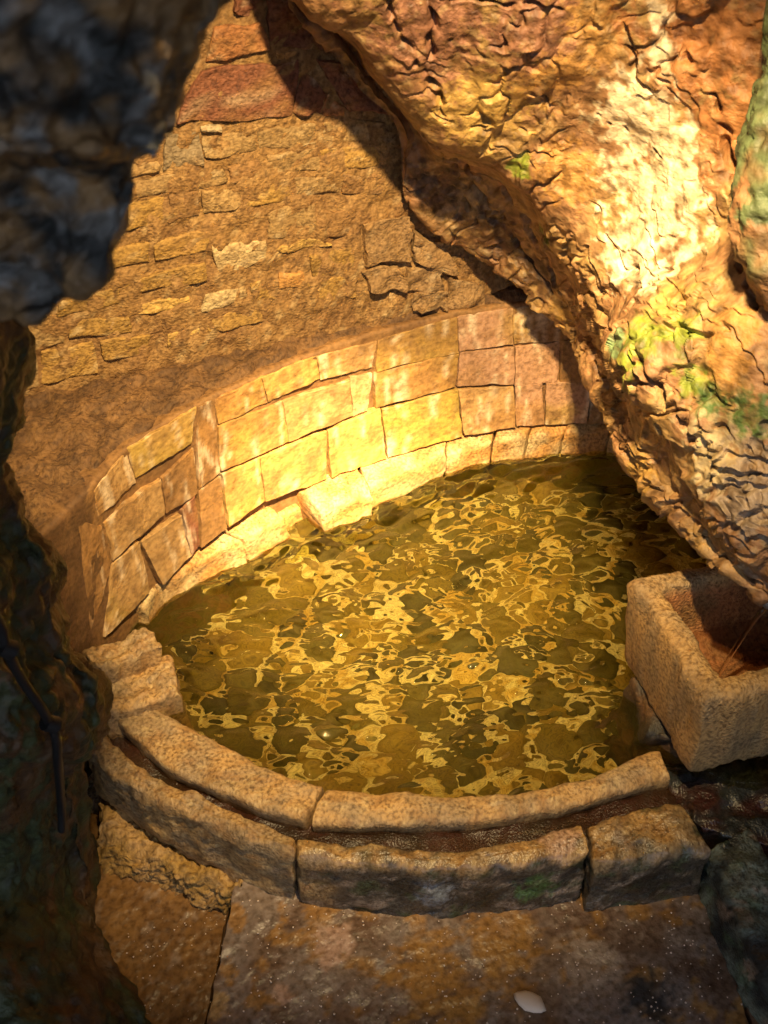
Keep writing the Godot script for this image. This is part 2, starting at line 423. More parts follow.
func build_upper_wall() -> void:
	var mortar := func(p: Vector3, _n: Vector3, _s: int) -> Color:
		var c := mix_tone(p, TONE["mortar"], TONE["brown"], 1.2)
		c = c.lerp(TONE["tan"], smoothstep(0.1, 0.5, n_patch.get_noise_3dv(p * 2.3 + Vector3(9, 3, 1))) * 0.7)
		return c.lerp(TONE["pale"], smoothstep(0.3, 0.55, n_fine.get_noise_3dv(p * 0.5 + Vector3(2, 7, 4))) * 0.5)
	var w := obj("wall_back", stone_mesh([[Vector3(-2.003,0.300,-2.457),Vector3(-2.153,0.300,-2.774),Vector3(-2.153,3.200,-2.774),Vector3(-2.003,3.200,-2.457)],[Vector3(-0.738,0.300,-3.057),Vector3(-0.888,0.300,-3.373),Vector3(-0.888,3.200,-3.373),Vector3(-0.738,3.200,-3.057)],[Vector3(0.256,0.300,-3.527),Vector3(0.106,0.300,-3.844),Vector3(0.106,3.200,-3.844),Vector3(0.256,3.200,-3.527)],[Vector3(1.250,0.300,-3.998),Vector3(1.101,0.300,-4.315),Vector3(1.101,3.200,-4.315),Vector3(1.250,3.200,-3.998)]], [260, 2, 170], 0.02, 0.010, 2, mortar, 0.5), mats["weathered"])
	tag(w, "weathered ochre masonry wall rising behind the ledge, smeared with mortar", "wall", "", "structure")
	var k := 0
	for u in [[["red",[[Vector3(-0.430,1.765,-3.189),Vector3(-0.478,1.765,-3.290),Vector3(-0.458,1.810,-3.300),Vector3(-0.410,1.810,-3.198)],[Vector3(-0.347,1.747,-3.228),Vector3(-0.395,1.747,-3.330),Vector3(-0.391,1.802,-3.332),Vector3(-0.343,1.802,-3.230)]]],
["fire",[[Vector3(-0.513,1.643,-3.150),Vector3(-0.561,1.643,-3.251),Vector3(-0.527,1.739,-3.267),Vector3(-0.479,1.739,-3.166)],[Vector3(-0.323,1.653,-3.240),Vector3(-0.371,1.653,-3.341),Vector3(-0.396,1.739,-3.329),Vector3(-0.348,1.739,-3.228)]]],
["orange",[[Vector3(-0.320,1.621,-3.252),Vector3(-0.364,1.621,-3.344),Vector3(-0.368,1.650,-3.342),Vector3(-0.324,1.650,-3.250)],[Vector3(-0.205,1.607,-3.307),Vector3(-0.248,1.607,-3.399),Vector3(-0.259,1.632,-3.394),Vector3(-0.215,1.632,-3.302)]]],
["red",[[Vector3(-0.604,1.486,-3.107),Vector3(-0.652,1.486,-3.208),Vector3(-0.578,1.634,-3.243),Vector3(-0.530,1.634,-3.142)],[Vector3(-0.279,1.449,-3.260),Vector3(-0.327,1.449,-3.362),Vector3(-0.295,1.614,-3.377),Vector3(-0.247,1.614,-3.276)]]],
["red",[[Vector3(-0.276,1.449,-3.262),Vector3(-0.324,1.449,-3.363),Vector3(-0.288,1.584,-3.380),Vector3(-0.240,1.584,-3.279)],[Vector3(-0.192,1.441,-3.302),Vector3(-0.240,1.441,-3.403),Vector3(-0.225,1.515,-3.410),Vector3(-0.177,1.515,-3.309)]]],
["fire",[[Vector3(-0.186,1.440,-3.305),Vector3(-0.234,1.440,-3.406),Vector3(-0.219,1.508,-3.413),Vector3(-0.171,1.508,-3.312)],[Vector3(-0.121,1.426,-3.335),Vector3(-0.169,1.426,-3.437),Vector3(-0.162,1.450,-3.440),Vector3(-0.115,1.450,-3.339)]]],
["red",[[Vector3(-0.325,1.656,-3.239),Vector3(-0.373,1.656,-3.340),Vector3(-0.386,1.802,-3.334),Vector3(-0.338,1.802,-3.233)],[Vector3(-0.114,1.624,-3.339),Vector3(-0.161,1.624,-3.440),Vector3(-0.201,1.780,-3.421),Vector3(-0.153,1.780,-3.320)]]],
["red",[[Vector3(-0.112,1.437,-3.340),Vector3(-0.160,1.437,-3.441),Vector3(-0.254,1.608,-3.396),Vector3(-0.206,1.608,-3.295)],[Vector3(0.057,1.400,-3.420),Vector3(0.009,1.400,-3.521),Vector3(-0.080,1.577,-3.479),Vector3(-0.032,1.577,-3.378)]]],
["red",[[Vector3(-0.099,1.622,-3.346),Vector3(-0.146,1.622,-3.447),Vector3(-0.152,1.775,-3.445),Vector3(-0.104,1.775,-3.343)],[Vector3(0.150,1.587,-3.464),Vector3(0.102,1.587,-3.565),Vector3(0.067,1.749,-3.548),Vector3(0.115,1.749,-3.447)]]],
["white",[[Vector3(-0.550,1.450,-3.132),Vector3(-0.597,1.450,-3.234),Vector3(-0.596,1.467,-3.235),Vector3(-0.548,1.467,-3.133)],[Vector3(-0.488,1.439,-3.162),Vector3(-0.536,1.439,-3.263),Vector3(-0.534,1.457,-3.264),Vector3(-0.486,1.457,-3.162)]]],
["grey",[[Vector3(-0.669,1.355,-3.087),Vector3(-0.712,1.355,-3.179),Vector3(-0.696,1.464,-3.187),Vector3(-0.652,1.464,-3.095)],[Vector3(-0.553,1.348,-3.142),Vector3(-0.597,1.348,-3.234),Vector3(-0.589,1.451,-3.238),Vector3(-0.545,1.451,-3.146)]]],
["sand",[[Vector3(-0.540,1.362,-3.148),Vector3(-0.584,1.362,-3.240),Vector3(-0.588,1.436,-3.238),Vector3(-0.544,1.436,-3.146)],[Vector3(-0.391,1.359,-3.219),Vector3(-0.435,1.359,-3.311),Vector3(-0.433,1.427,-3.312),Vector3(-0.389,1.427,-3.220)]]],
["sand",[[Vector3(-0.385,1.361,-3.222),Vector3(-0.429,1.361,-3.314),Vector3(-0.426,1.432,-3.315),Vector3(-0.383,1.432,-3.223)],[Vector3(-0.215,1.353,-3.302),Vector3(-0.259,1.353,-3.394),Vector3(-0.259,1.419,-3.394),Vector3(-0.215,1.419,-3.302)]]],
["sand",[[Vector3(-0.209,1.352,-3.305),Vector3(-0.253,1.352,-3.397),Vector3(-0.253,1.421,-3.397),Vector3(-0.209,1.421,-3.305)],[Vector3(-0.038,1.334,-3.386),Vector3(-0.082,1.334,-3.478),Vector3(-0.104,1.402,-3.468),Vector3(-0.060,1.402,-3.375)]]],
["brown",[[Vector3(-0.035,1.327,-3.387),Vector3(-0.079,1.327,-3.480),Vector3(-0.100,1.402,-3.469),Vector3(-0.057,1.402,-3.377)],[Vector3(0.081,1.280,-3.442),Vector3(0.037,1.280,-3.534),Vector3(0.049,1.361,-3.540),Vector3(0.093,1.361,-3.448)]]],
["sand",[[Vector3(-0.796,1.352,-3.027),Vector3(-0.840,1.352,-3.119),Vector3(-0.828,1.398,-3.125),Vector3(-0.784,1.398,-3.033)],[Vector3(-0.673,1.346,-3.085),Vector3(-0.716,1.346,-3.177),Vector3(-0.717,1.386,-3.177),Vector3(-0.673,1.386,-3.085)]]],
["sand",[[Vector3(-0.777,1.279,-3.036),Vector3(-0.820,1.279,-3.128),Vector3(-0.809,1.340,-3.134),Vector3(-0.765,1.340,-3.041)],[Vector3(-0.632,1.282,-3.104),Vector3(-0.676,1.282,-3.197),Vector3(-0.669,1.337,-3.200),Vector3(-0.626,1.337,-3.107)]]],
["sand",[[Vector3(-0.618,1.282,-3.111),Vector3(-0.662,1.282,-3.203),Vector3(-0.664,1.333,-3.202),Vector3(-0.621,1.333,-3.110)],[Vector3(-0.487,1.278,-3.173),Vector3(-0.530,1.278,-3.265),Vector3(-0.532,1.327,-3.265),Vector3(-0.488,1.327,-3.173)]]],
["brown",[[Vector3(-0.484,1.278,-3.175),Vector3(-0.528,1.278,-3.267),Vector3(-0.526,1.332,-3.268),Vector3(-0.482,1.332,-3.176)],[Vector3(-0.367,1.271,-3.230),Vector3(-0.411,1.271,-3.322),Vector3(-0.415,1.340,-3.320),Vector3(-0.371,1.340,-3.228)]]],
["sand",[[Vector3(-0.361,1.273,-3.233),Vector3(-0.405,1.273,-3.325),Vector3(-0.406,1.344,-3.325),Vector3(-0.362,1.344,-3.232)],[Vector3(-0.200,1.269,-3.309),Vector3(-0.243,1.269,-3.402),Vector3(-0.247,1.338,-3.400),Vector3(-0.203,1.338,-3.308)]]],
["ochre",[[Vector3(-0.193,1.267,-3.312),Vector3(-0.237,1.267,-3.405),Vector3(-0.241,1.337,-3.403),Vector3(-0.197,1.337,-3.311)],[Vector3(0.008,1.233,-3.407),Vector3(-0.036,1.233,-3.500),Vector3(-0.072,1.319,-3.483),Vector3(-0.028,1.319,-3.390)]]],
["ochre",[[Vector3(-0.865,1.192,-2.994),Vector3(-0.909,1.192,-3.086),Vector3(-0.868,1.273,-3.105),Vector3(-0.825,1.273,-3.013)],[Vector3(-0.682,1.185,-3.081),Vector3(-0.725,1.185,-3.173),Vector3(-0.715,1.270,-3.178),Vector3(-0.671,1.270,-3.086)]]],
["brown",[[Vector3(-0.673,1.186,-3.085),Vector3(-0.716,1.186,-3.177),Vector3(-0.709,1.272,-3.181),Vector3(-0.665,1.272,-3.089)],[Vector3(-0.579,1.186,-3.130),Vector3(-0.623,1.186,-3.222),Vector3(-0.613,1.272,-3.226),Vector3(-0.570,1.272,-3.134)]]],
["sand",[[Vector3(-0.570,1.187,-3.134),Vector3(-0.614,1.187,-3.226),Vector3(-0.607,1.274,-3.229),Vector3(-0.564,1.274,-3.137)],[Vector3(-0.459,1.181,-3.186),Vector3(-0.503,1.181,-3.278),Vector3(-0.496,1.268,-3.282),Vector3(-0.452,1.268,-3.190)]]],
["ochre",[[Vector3(-0.453,1.186,-3.189),Vector3(-0.496,1.186,-3.282),Vector3(-0.489,1.270,-3.285),Vector3(-0.446,1.270,-3.193)],[Vector3(-0.298,1.184,-3.263),Vector3(-0.342,1.184,-3.355),Vector3(-0.344,1.255,-3.354),Vector3(-0.300,1.255,-3.262)]]],
["sand",[[Vector3(-0.288,1.189,-3.267),Vector3(-0.332,1.189,-3.359),Vector3(-0.332,1.256,-3.360),Vector3(-0.288,1.256,-3.267)],[Vector3(-0.138,1.179,-3.338),Vector3(-0.182,1.179,-3.431),Vector3(-0.187,1.244,-3.428),Vector3(-0.143,1.244,-3.336)]]],
["brown",[[Vector3(-0.132,1.174,-3.342),Vector3(-0.175,1.174,-3.434),Vector3(-0.180,1.243,-3.431),Vector3(-0.136,1.243,-3.339)],[Vector3(0.042,1.132,-3.424),Vector3(-0.002,1.132,-3.516),Vector3(-0.016,1.212,-3.509),Vector3(0.028,1.212,-3.417)]]],
["ochre",[[Vector3(-0.941,1.070,-2.958),Vector3(-0.984,1.070,-3.051),Vector3(-0.945,1.141,-3.069),Vector3(-0.901,1.141,-2.977)],[Vector3(-0.740,1.073,-3.054),Vector3(-0.783,1.073,-3.146),Vector3(-0.775,1.136,-3.150),Vector3(-0.731,1.136,-3.057)]]],
["ochre",[[Vector3(-0.734,1.072,-3.056),Vector3(-0.778,1.072,-3.148),Vector3(-0.769,1.141,-3.153),Vector3(-0.725,1.141,-3.061)],[Vector3(-0.555,1.065,-3.141),Vector3(-0.599,1.065,-3.233),Vector3(-0.597,1.143,-3.234),Vector3(-0.553,1.143,-3.142)]]],
["pale",[[Vector3(-0.552,0.975,-3.142),Vector3(-0.595,0.975,-3.235),Vector3(-0.594,1.081,-3.235),Vector3(-0.551,1.081,-3.143)],[Vector3(-0.390,0.980,-3.219),Vector3(-0.434,0.980,-3.311),Vector3(-0.431,1.072,-3.313),Vector3(-0.387,1.072,-3.221)]]],
["yellow",[[Vector3(-0.340,1.008,-3.243),Vector3(-0.384,1.008,-3.335),Vector3(-0.411,1.028,-3.322),Vector3(-0.368,1.028,-3.230)],[Vector3(-0.169,1.001,-3.324),Vector3(-0.213,1.001,-3.416),Vector3(-0.291,1.041,-3.379),Vector3(-0.247,1.041,-3.287)]]],
["brown",[[Vector3(-0.215,1.026,-3.302),Vector3(-0.259,1.026,-3.394),Vector3(-0.261,1.126,-3.393),Vector3(-0.218,1.126,-3.301)],[Vector3(-0.088,1.012,-3.362),Vector3(-0.132,1.012,-3.454),Vector3(-0.137,1.114,-3.452),Vector3(-0.093,1.114,-3.360)]]],
["sand",[[Vector3(-0.375,1.062,-3.226),Vector3(-0.419,1.062,-3.318),Vector3(-0.418,1.159,-3.319),Vector3(-0.375,1.159,-3.226)],[Vector3(-0.231,1.051,-3.295),Vector3(-0.274,1.051,-3.387),Vector3(-0.273,1.156,-3.387),Vector3(-0.229,1.156,-3.295)]]],
["ochre",[[Vector3(-1.032,0.948,-2.915),Vector3(-1.076,0.948,-3.007),Vector3(-1.052,1.005,-3.019),Vector3(-1.008,1.005,-2.926)],[Vector3(-0.845,0.948,-3.004),Vector3(-0.889,0.948,-3.096),Vector3(-0.880,1.010,-3.100),Vector3(-0.836,1.010,-3.008)]]],
["yellow",[[Vector3(-0.797,0.892,-3.026),Vector3(-0.840,0.892,-3.119),Vector3(-0.835,0.934,-3.121),Vector3(-0.791,0.934,-3.029)],[Vector3(-0.634,0.875,-3.104),Vector3(-0.677,0.875,-3.196),Vector3(-0.682,0.920,-3.194),Vector3(-0.638,0.920,-3.102)]]],
["pale",[[Vector3(-0.614,0.851,-3.113),Vector3(-0.658,0.851,-3.205),Vector3(-0.642,0.914,-3.213),Vector3(-0.598,0.914,-3.120)],[Vector3(-0.459,0.874,-3.186),Vector3(-0.503,0.874,-3.279),Vector3(-0.512,0.918,-3.274),Vector3(-0.469,0.918,-3.182)]]],
["orange",[[Vector3(-0.364,0.877,-3.231),Vector3(-0.408,0.877,-3.323),Vector3(-0.398,0.934,-3.328),Vector3(-0.354,0.934,-3.236)],[Vector3(-0.269,0.860,-3.277),Vector3(-0.313,0.860,-3.369),Vector3(-0.316,0.925,-3.367),Vector3(-0.272,0.925,-3.275)]]],
["ochre",[[Vector3(-0.451,0.850,-3.190),Vector3(-0.495,0.850,-3.282),Vector3(-0.493,0.920,-3.283),Vector3(-0.449,0.920,-3.191)],[Vector3(-0.373,0.845,-3.227),Vector3(-0.417,0.845,-3.319),Vector3(-0.415,0.920,-3.320),Vector3(-0.372,0.920,-3.228)]]],
["ochre",[[Vector3(-0.827,0.972,-3.012),Vector3(-0.871,0.972,-3.104),Vector3(-0.863,1.027,-3.108),Vector3(-0.819,1.027,-3.016)],[Vector3(-0.584,0.961,-3.127),Vector3(-0.628,0.961,-3.219),Vector3(-0.624,1.032,-3.221),Vector3(-0.580,1.032,-3.129)]]],
["yellow",[[Vector3(-0.726,0.755,-3.060),Vector3(-0.769,0.755,-3.152),Vector3(-0.763,0.807,-3.155),Vector3(-0.719,0.807,-3.063)],[Vector3(-0.622,0.749,-3.109),Vector3(-0.666,0.749,-3.201),Vector3(-0.663,0.803,-3.203),Vector3(-0.620,0.803,-3.110)]]],
["ochre",[[Vector3(-0.921,0.762,-2.968),Vector3(-0.965,0.762,-3.060),Vector3(-0.965,0.834,-3.059),Vector3(-0.922,0.834,-2.967)],[Vector3(-0.778,0.739,-3.035),Vector3(-0.821,0.739,-3.128),Vector3(-0.817,0.822,-3.130),Vector3(-0.773,0.822,-3.038)]]],
["ochre",[[Vector3(-1.111,0.723,-2.878),Vector3(-1.155,0.723,-2.970),Vector3(-1.138,0.842,-2.978),Vector3(-1.094,0.842,-2.886)],[Vector3(-0.945,0.723,-2.956),Vector3(-0.989,0.723,-3.048),Vector3(-0.980,0.834,-3.053),Vector3(-0.936,0.834,-2.960)]]],
["sand",[[Vector3(-1.137,0.854,-2.865),Vector3(-1.181,0.854,-2.957),Vector3(-1.167,0.951,-2.964),Vector3(-1.124,0.951,-2.872)],[Vector3(-1.018,0.850,-2.922),Vector3(-1.062,0.850,-3.014),Vector3(-1.057,0.943,-3.016),Vector3(-1.013,0.943,-2.924)]]],
["ochre",[[Vector3(-1.005,0.861,-2.928),Vector3(-1.049,0.861,-3.020),Vector3(-1.043,0.925,-3.023),Vector3(-0.999,0.925,-2.930)],[Vector3(-0.825,0.840,-3.013),Vector3(-0.869,0.840,-3.105),Vector3(-0.867,0.895,-3.106),Vector3(-0.823,0.895,-3.014)]]],
["sand",[[Vector3(-1.192,0.721,-2.839),Vector3(-1.236,0.721,-2.931),Vector3(-1.210,0.848,-2.944),Vector3(-1.166,0.848,-2.851)],[Vector3(-1.117,0.721,-2.875),Vector3(-1.161,0.721,-2.967),Vector3(-1.143,0.844,-2.975),Vector3(-1.100,0.844,-2.883)]]],
["ochre",[[Vector3(-0.601,0.771,-3.119),Vector3(-0.644,0.771,-3.212),Vector3(-0.644,0.832,-3.212),Vector3(-0.601,0.832,-3.119)],[Vector3(-0.415,0.767,-3.207),Vector3(-0.459,0.767,-3.300),Vector3(-0.461,0.829,-3.299),Vector3(-0.417,0.829,-3.206)]]],
["ochre",[[Vector3(-0.247,0.893,-3.287),Vector3(-0.291,0.893,-3.379),Vector3(-0.294,0.979,-3.378),Vector3(-0.250,0.979,-3.285)],[Vector3(-0.097,0.887,-3.358),Vector3(-0.141,0.887,-3.450),Vector3(-0.146,0.975,-3.447),Vector3(-0.102,0.975,-3.355)]]],
["ochre",[[Vector3(-0.258,0.796,-3.282),Vector3(-0.302,0.796,-3.374),Vector3(-0.305,0.881,-3.372),Vector3(-0.261,0.881,-3.280)],[Vector3(-0.099,0.778,-3.357),Vector3(-0.143,0.778,-3.449),Vector3(-0.148,0.873,-3.447),Vector3(-0.104,0.873,-3.354)]]],
["rubble",[[Vector3(-0.064,0.905,-3.343),Vector3(-0.120,0.905,-3.460),Vector3(-0.118,1.060,-3.461),Vector3(-0.062,1.060,-3.344)],[Vector3(0.113,0.886,-3.426),Vector3(0.057,0.886,-3.544),Vector3(0.040,1.055,-3.536),Vector3(0.096,1.055,-3.418)]]],
["rubble",[[Vector3(0.120,0.869,-3.430),Vector3(0.065,0.869,-3.547),Vector3(0.055,1.000,-3.543),Vector3(0.111,1.000,-3.425)],[Vector3(0.286,0.789,-3.508),Vector3(0.230,0.789,-3.626),Vector3(0.157,0.932,-3.591),Vector3(0.213,0.932,-3.474)]]],
["rubble",[[Vector3(-0.051,0.793,-3.349),Vector3(-0.107,0.793,-3.466),Vector3(-0.113,0.888,-3.463),Vector3(-0.057,0.888,-3.346)],[Vector3(0.085,0.774,-3.413),Vector3(0.030,0.774,-3.531),Vector3(0.014,0.881,-3.523),Vector3(0.070,0.881,-3.406)]]],
["rubble",[[Vector3(0.093,0.764,-3.417),Vector3(0.037,0.764,-3.534),Vector3(0.029,0.862,-3.530),Vector3(0.084,0.862,-3.413)],[Vector3(0.235,0.728,-3.484),Vector3(0.180,0.728,-3.602),Vector3(0.161,0.830,-3.593),Vector3(0.217,0.830,-3.476)]]],
["tan",[[Vector3(0.008,0.685,-3.408),Vector3(-0.035,0.685,-3.500),Vector3(-0.028,0.769,-3.503),Vector3(0.015,0.769,-3.411)],[Vector3(0.090,0.672,-3.446),Vector3(0.046,0.672,-3.538),Vector3(0.037,0.764,-3.534),Vector3(0.081,0.764,-3.442)]]],
["rubble",[[Vector3(0.116,0.676,-3.428),Vector3(0.061,0.676,-3.546),Vector3(0.052,0.752,-3.541),Vector3(0.108,0.752,-3.424)],[Vector3(0.246,0.659,-3.489),Vector3(0.190,0.659,-3.607),Vector3(0.172,0.730,-3.598),Vector3(0.228,0.730,-3.481)]]],
["rubble",[[Vector3(0.253,0.657,-3.493),Vector3(0.198,0.657,-3.610),Vector3(0.178,0.786,-3.601),Vector3(0.233,0.786,-3.483)],[Vector3(0.395,0.629,-3.560),Vector3(0.340,0.629,-3.678),Vector3(0.310,0.729,-3.664),Vector3(0.366,0.729,-3.546)]]]]]:
		for q in u:
			k += 1
			var tone: Color = TONE[q[0]]
			var vary := 0.88 + 0.24 * fposmod(k * 0.618, 1.0)
			var paint := func(p: Vector3, _n: Vector3, _s: int) -> Color:
				var c := tone * vary
				c = c.lerp(TONE["mortar"], smoothstep(0.0, 0.5, n_patch.get_noise_3dv(p * 1.7)) * 0.6)
				return c.lerp(TONE["white"], smoothstep(0.25, 0.6, n_fine.get_noise_3dv(p * 0.6)) * 0.4)
			var big: bool = q[0] == "red" or q[0] == "fire"
			obj("rubble_stone" if q[0] == "rubble" else "stone", stone_mesh(q[1], [7, 2, 5], 0.008, 0.014 if q[0] == "rubble" else 0.010 if big else 0.007, k, paint, 0.4), mats["weathered"], w)

func build_pool_wall() -> void:
	var joint := func(p: Vector3, _n: Vector3, _s: int) -> Color:
		if p.y < 0.02 and p.y < 0.64: return mix_tone(p, TONE["algae"], TONE["dirt"], 1.5)
		if p.x < -0.88: return mix_tone(p, TONE["earth"], TONE["dirt"], 1.5)  # left end painted darker for the shadow lying there
		return mix_tone(p, TONE["brown"], TONE["dirt"], 1.5)
	var w := obj("wall_pool", stone_mesh([[Vector3(-1.120,-0.380,-1.815),Vector3(-1.298,-0.398,-1.904),Vector3(-1.294,0.632,-2.017),Vector3(-1.116,0.650,-1.927)],[Vector3(-1.097,-0.380,-1.862),Vector3(-1.274,-0.397,-1.954),Vector3(-1.261,0.633,-2.078),Vector3(-1.084,0.650,-1.986)],[Vector3(-1.063,-0.380,-1.932),Vector3(-1.242,-0.395,-2.020),Vector3(-1.218,0.635,-2.159),Vector3(-1.039,0.650,-2.071)],[Vector3(-1.028,-0.380,-2.012),Vector3(-1.210,-0.391,-2.093),Vector3(-1.177,0.639,-2.241),Vector3(-0.995,0.650,-2.160)],[Vector3(-0.993,-0.380,-2.105),Vector3(-1.179,-0.386,-2.179),Vector3(-1.138,0.644,-2.325),Vector3(-0.953,0.650,-2.251)],[Vector3(-0.957,-0.380,-2.209),Vector3(-1.144,-0.382,-2.282),Vector3(-1.097,0.648,-2.419),Vector3(-0.911,0.650,-2.346)],[Vector3(-0.919,-0.380,-2.308),Vector3(-1.104,-0.383,-2.385),Vector3(-1.058,0.647,-2.512),Vector3(-0.873,0.650,-2.435)],[Vector3(-0.880,-0.380,-2.395),Vector3(-1.066,-0.384,-2.468),Vector3(-1.034,0.646,-2.583),Vector3(-0.847,0.650,-2.511)],[Vector3(-0.839,-0.380,-2.477),Vector3(-1.021,-0.392,-2.560),Vector3(-1.008,0.638,-2.663),Vector3(-0.826,0.650,-2.580)],[Vector3(-0.792,-0.380,-2.556),Vector3(-0.961,-0.400,-2.661),Vector3(-0.964,0.630,-2.755),Vector3(-0.794,0.650,-2.650)],[Vector3(-0.735,-0.380,-2.631),Vector3(-0.892,-0.404,-2.753),Vector3(-0.902,0.626,-2.847),Vector3(-0.745,0.650,-2.725)],[Vector3(-0.673,-0.380,-2.704),Vector3(-0.822,-0.407,-2.834),Vector3(-0.834,0.623,-2.931),Vector3(-0.685,0.650,-2.800)],[Vector3(-0.609,-0.380,-2.774),Vector3(-0.755,-0.408,-2.907),Vector3(-0.768,0.622,-3.005),Vector3(-0.622,0.650,-2.871)],[Vector3(-0.547,-0.380,-2.841),Vector3(-0.686,-0.408,-2.981),Vector3(-0.697,0.622,-3.076),Vector3(-0.558,0.650,-2.936)],[Vector3(-0.484,-0.380,-2.905),Vector3(-0.619,-0.407,-3.050),Vector3(-0.626,0.623,-3.141),Vector3(-0.491,0.650,-2.996)],[Vector3(-0.420,-0.380,-2.967),Vector3(-0.554,-0.405,-3.114),Vector3(-0.558,0.625,-3.200),Vector3(-0.424,0.650,-3.053)],[Vector3(-0.358,-0.380,-3.027),Vector3(-0.493,-0.403,-3.173),Vector3(-0.496,0.627,-3.255),Vector3(-0.362,0.650,-3.109)],[Vector3(-0.296,-0.380,-3.084),Vector3(-0.424,-0.403,-3.236),Vector3(-0.426,0.627,-3.314),Vector3(-0.299,0.650,-3.162)],[Vector3(-0.225,-0.380,-3.139),Vector3(-0.339,-0.404,-3.302),Vector3(-0.340,0.626,-3.379),Vector3(-0.227,0.650,-3.216)],[Vector3(-0.138,-0.380,-3.194),Vector3(-0.243,-0.406,-3.363),Vector3(-0.243,0.624,-3.444),Vector3(-0.139,0.650,-3.276)],[Vector3(-0.043,-0.380,-3.247),Vector3(-0.140,-0.409,-3.420),Vector3(-0.138,0.621,-3.509),Vector3(-0.041,0.650,-3.336)],[Vector3(0.055,-0.380,-3.297),Vector3(-0.035,-0.411,-3.474),Vector3(-0.031,0.619,-3.567),Vector3(0.059,0.650,-3.391)],[Vector3(0.157,-0.380,-3.347),Vector3(0.076,-0.411,-3.527),Vector3(0.081,0.619,-3.620),Vector3(0.162,0.650,-3.440)],[Vector3(0.261,-0.380,-3.393),Vector3(0.186,-0.410,-3.576),Vector3(0.193,0.620,-3.667),Vector3(0.268,0.650,-3.484)],[Vector3(0.354,-0.380,-3.431),Vector3(0.287,-0.409,-3.617),Vector3(0.294,0.621,-3.704),Vector3(0.361,0.650,-3.517)],[Vector3(0.423,-0.380,-3.456),Vector3(0.364,-0.409,-3.645),Vector3(0.370,0.621,-3.728),Vector3(0.428,0.650,-3.539)],[Vector3(0.480,-0.380,-3.473),Vector3(0.444,-0.408,-3.668),Vector3(0.447,0.622,-3.745),Vector3(0.483,0.650,-3.550)],[Vector3(0.553,-0.380,-3.486),Vector3(0.533,-0.406,-3.684),Vector3(0.533,0.624,-3.753),Vector3(0.553,0.650,-3.556)],[Vector3(0.653,-0.380,-3.501),Vector3(0.642,-0.401,-3.700),Vector3(0.644,0.629,-3.756),Vector3(0.655,0.650,-3.557)],[Vector3(0.768,-0.380,-3.512),Vector3(0.769,-0.395,-3.712),Vector3(0.772,0.635,-3.751),Vector3(0.771,0.650,-3.552)],[Vector3(0.882,-0.380,-3.515),Vector3(0.900,-0.390,-3.714),Vector3(0.902,0.640,-3.739),Vector3(0.884,0.650,-3.540)],[Vector3(0.988,-0.380,-3.508),Vector3(1.017,-0.386,-3.706),Vector3(1.010,0.644,-3.722),Vector3(0.981,0.650,-3.524)],[Vector3(1.093,-0.380,-3.492),Vector3(1.143,-0.382,-3.685),Vector3(1.124,0.648,-3.695),Vector3(1.073,0.650,-3.501)],[Vector3(1.197,-0.380,-3.459),Vector3(1.272,-0.379,-3.644),Vector3(1.251,0.651,-3.650),Vector3(1.176,0.650,-3.465)],[Vector3(1.303,-0.380,-3.409),Vector3(1.383,-0.383,-3.593),Vector3(1.384,0.647,-3.602),Vector3(1.305,0.650,-3.418)],[Vector3(1.408,-0.380,-3.343),Vector3(1.516,-0.392,-3.511),Vector3(1.552,0.638,-3.526),Vector3(1.444,0.650,-3.358)],[Vector3(1.500,-0.380,-3.250),Vector3(1.655,-0.402,-3.375),Vector3(1.715,0.628,-3.395),Vector3(1.560,0.650,-3.270)],[Vector3(1.576,-0.380,-3.120),Vector3(1.755,-0.406,-3.205),Vector3(1.821,0.624,-3.226),Vector3(1.642,0.650,-3.141)],[Vector3(1.638,-0.380,-2.963),Vector3(1.827,-0.405,-3.022),Vector3(1.890,0.625,-3.042),Vector3(1.701,0.650,-2.983)],[Vector3(1.680,-0.380,-2.800),Vector3(1.875,-0.403,-2.837),Vector3(1.935,0.627,-2.857),Vector3(1.740,0.650,-2.820)],[Vector3(1.700,-0.380,-2.637),Vector3(1.898,-0.403,-2.649),Vector3(1.958,0.627,-2.669),Vector3(1.760,0.650,-2.657)],[Vector3(1.700,-0.380,-2.469),Vector3(1.898,-0.402,-2.457),Vector3(1.958,0.628,-2.477),Vector3(1.760,0.650,-2.489)],[Vector3(1.680,-0.380,-2.300),Vector3(1.876,-0.401,-2.264),Vector3(1.936,0.629,-2.284),Vector3(1.740,0.650,-2.320)],[Vector3(1.627,-0.380,-2.115),Vector3(1.814,-0.399,-2.047),Vector3(1.874,0.631,-2.067),Vector3(1.687,0.650,-2.135)],[Vector3(1.553,-0.380,-1.930),Vector3(1.737,-0.398,-1.853),Vector3(1.797,0.632,-1.873),Vector3(1.613,0.650,-1.950)],[Vector3(1.500,-0.380,-1.800),Vector3(1.685,-0.398,-1.725),Vector3(1.745,0.632,-1.745),Vector3(1.560,0.650,-1.820)]], [180, 2, 36], 0.02, 0.003, 5, joint, 0.5), mats["ashlar"])
	tag(w, "curved wall of large ochre ashlar blocks round the back of the pool", "wall", "", "structure")
	var k := 40
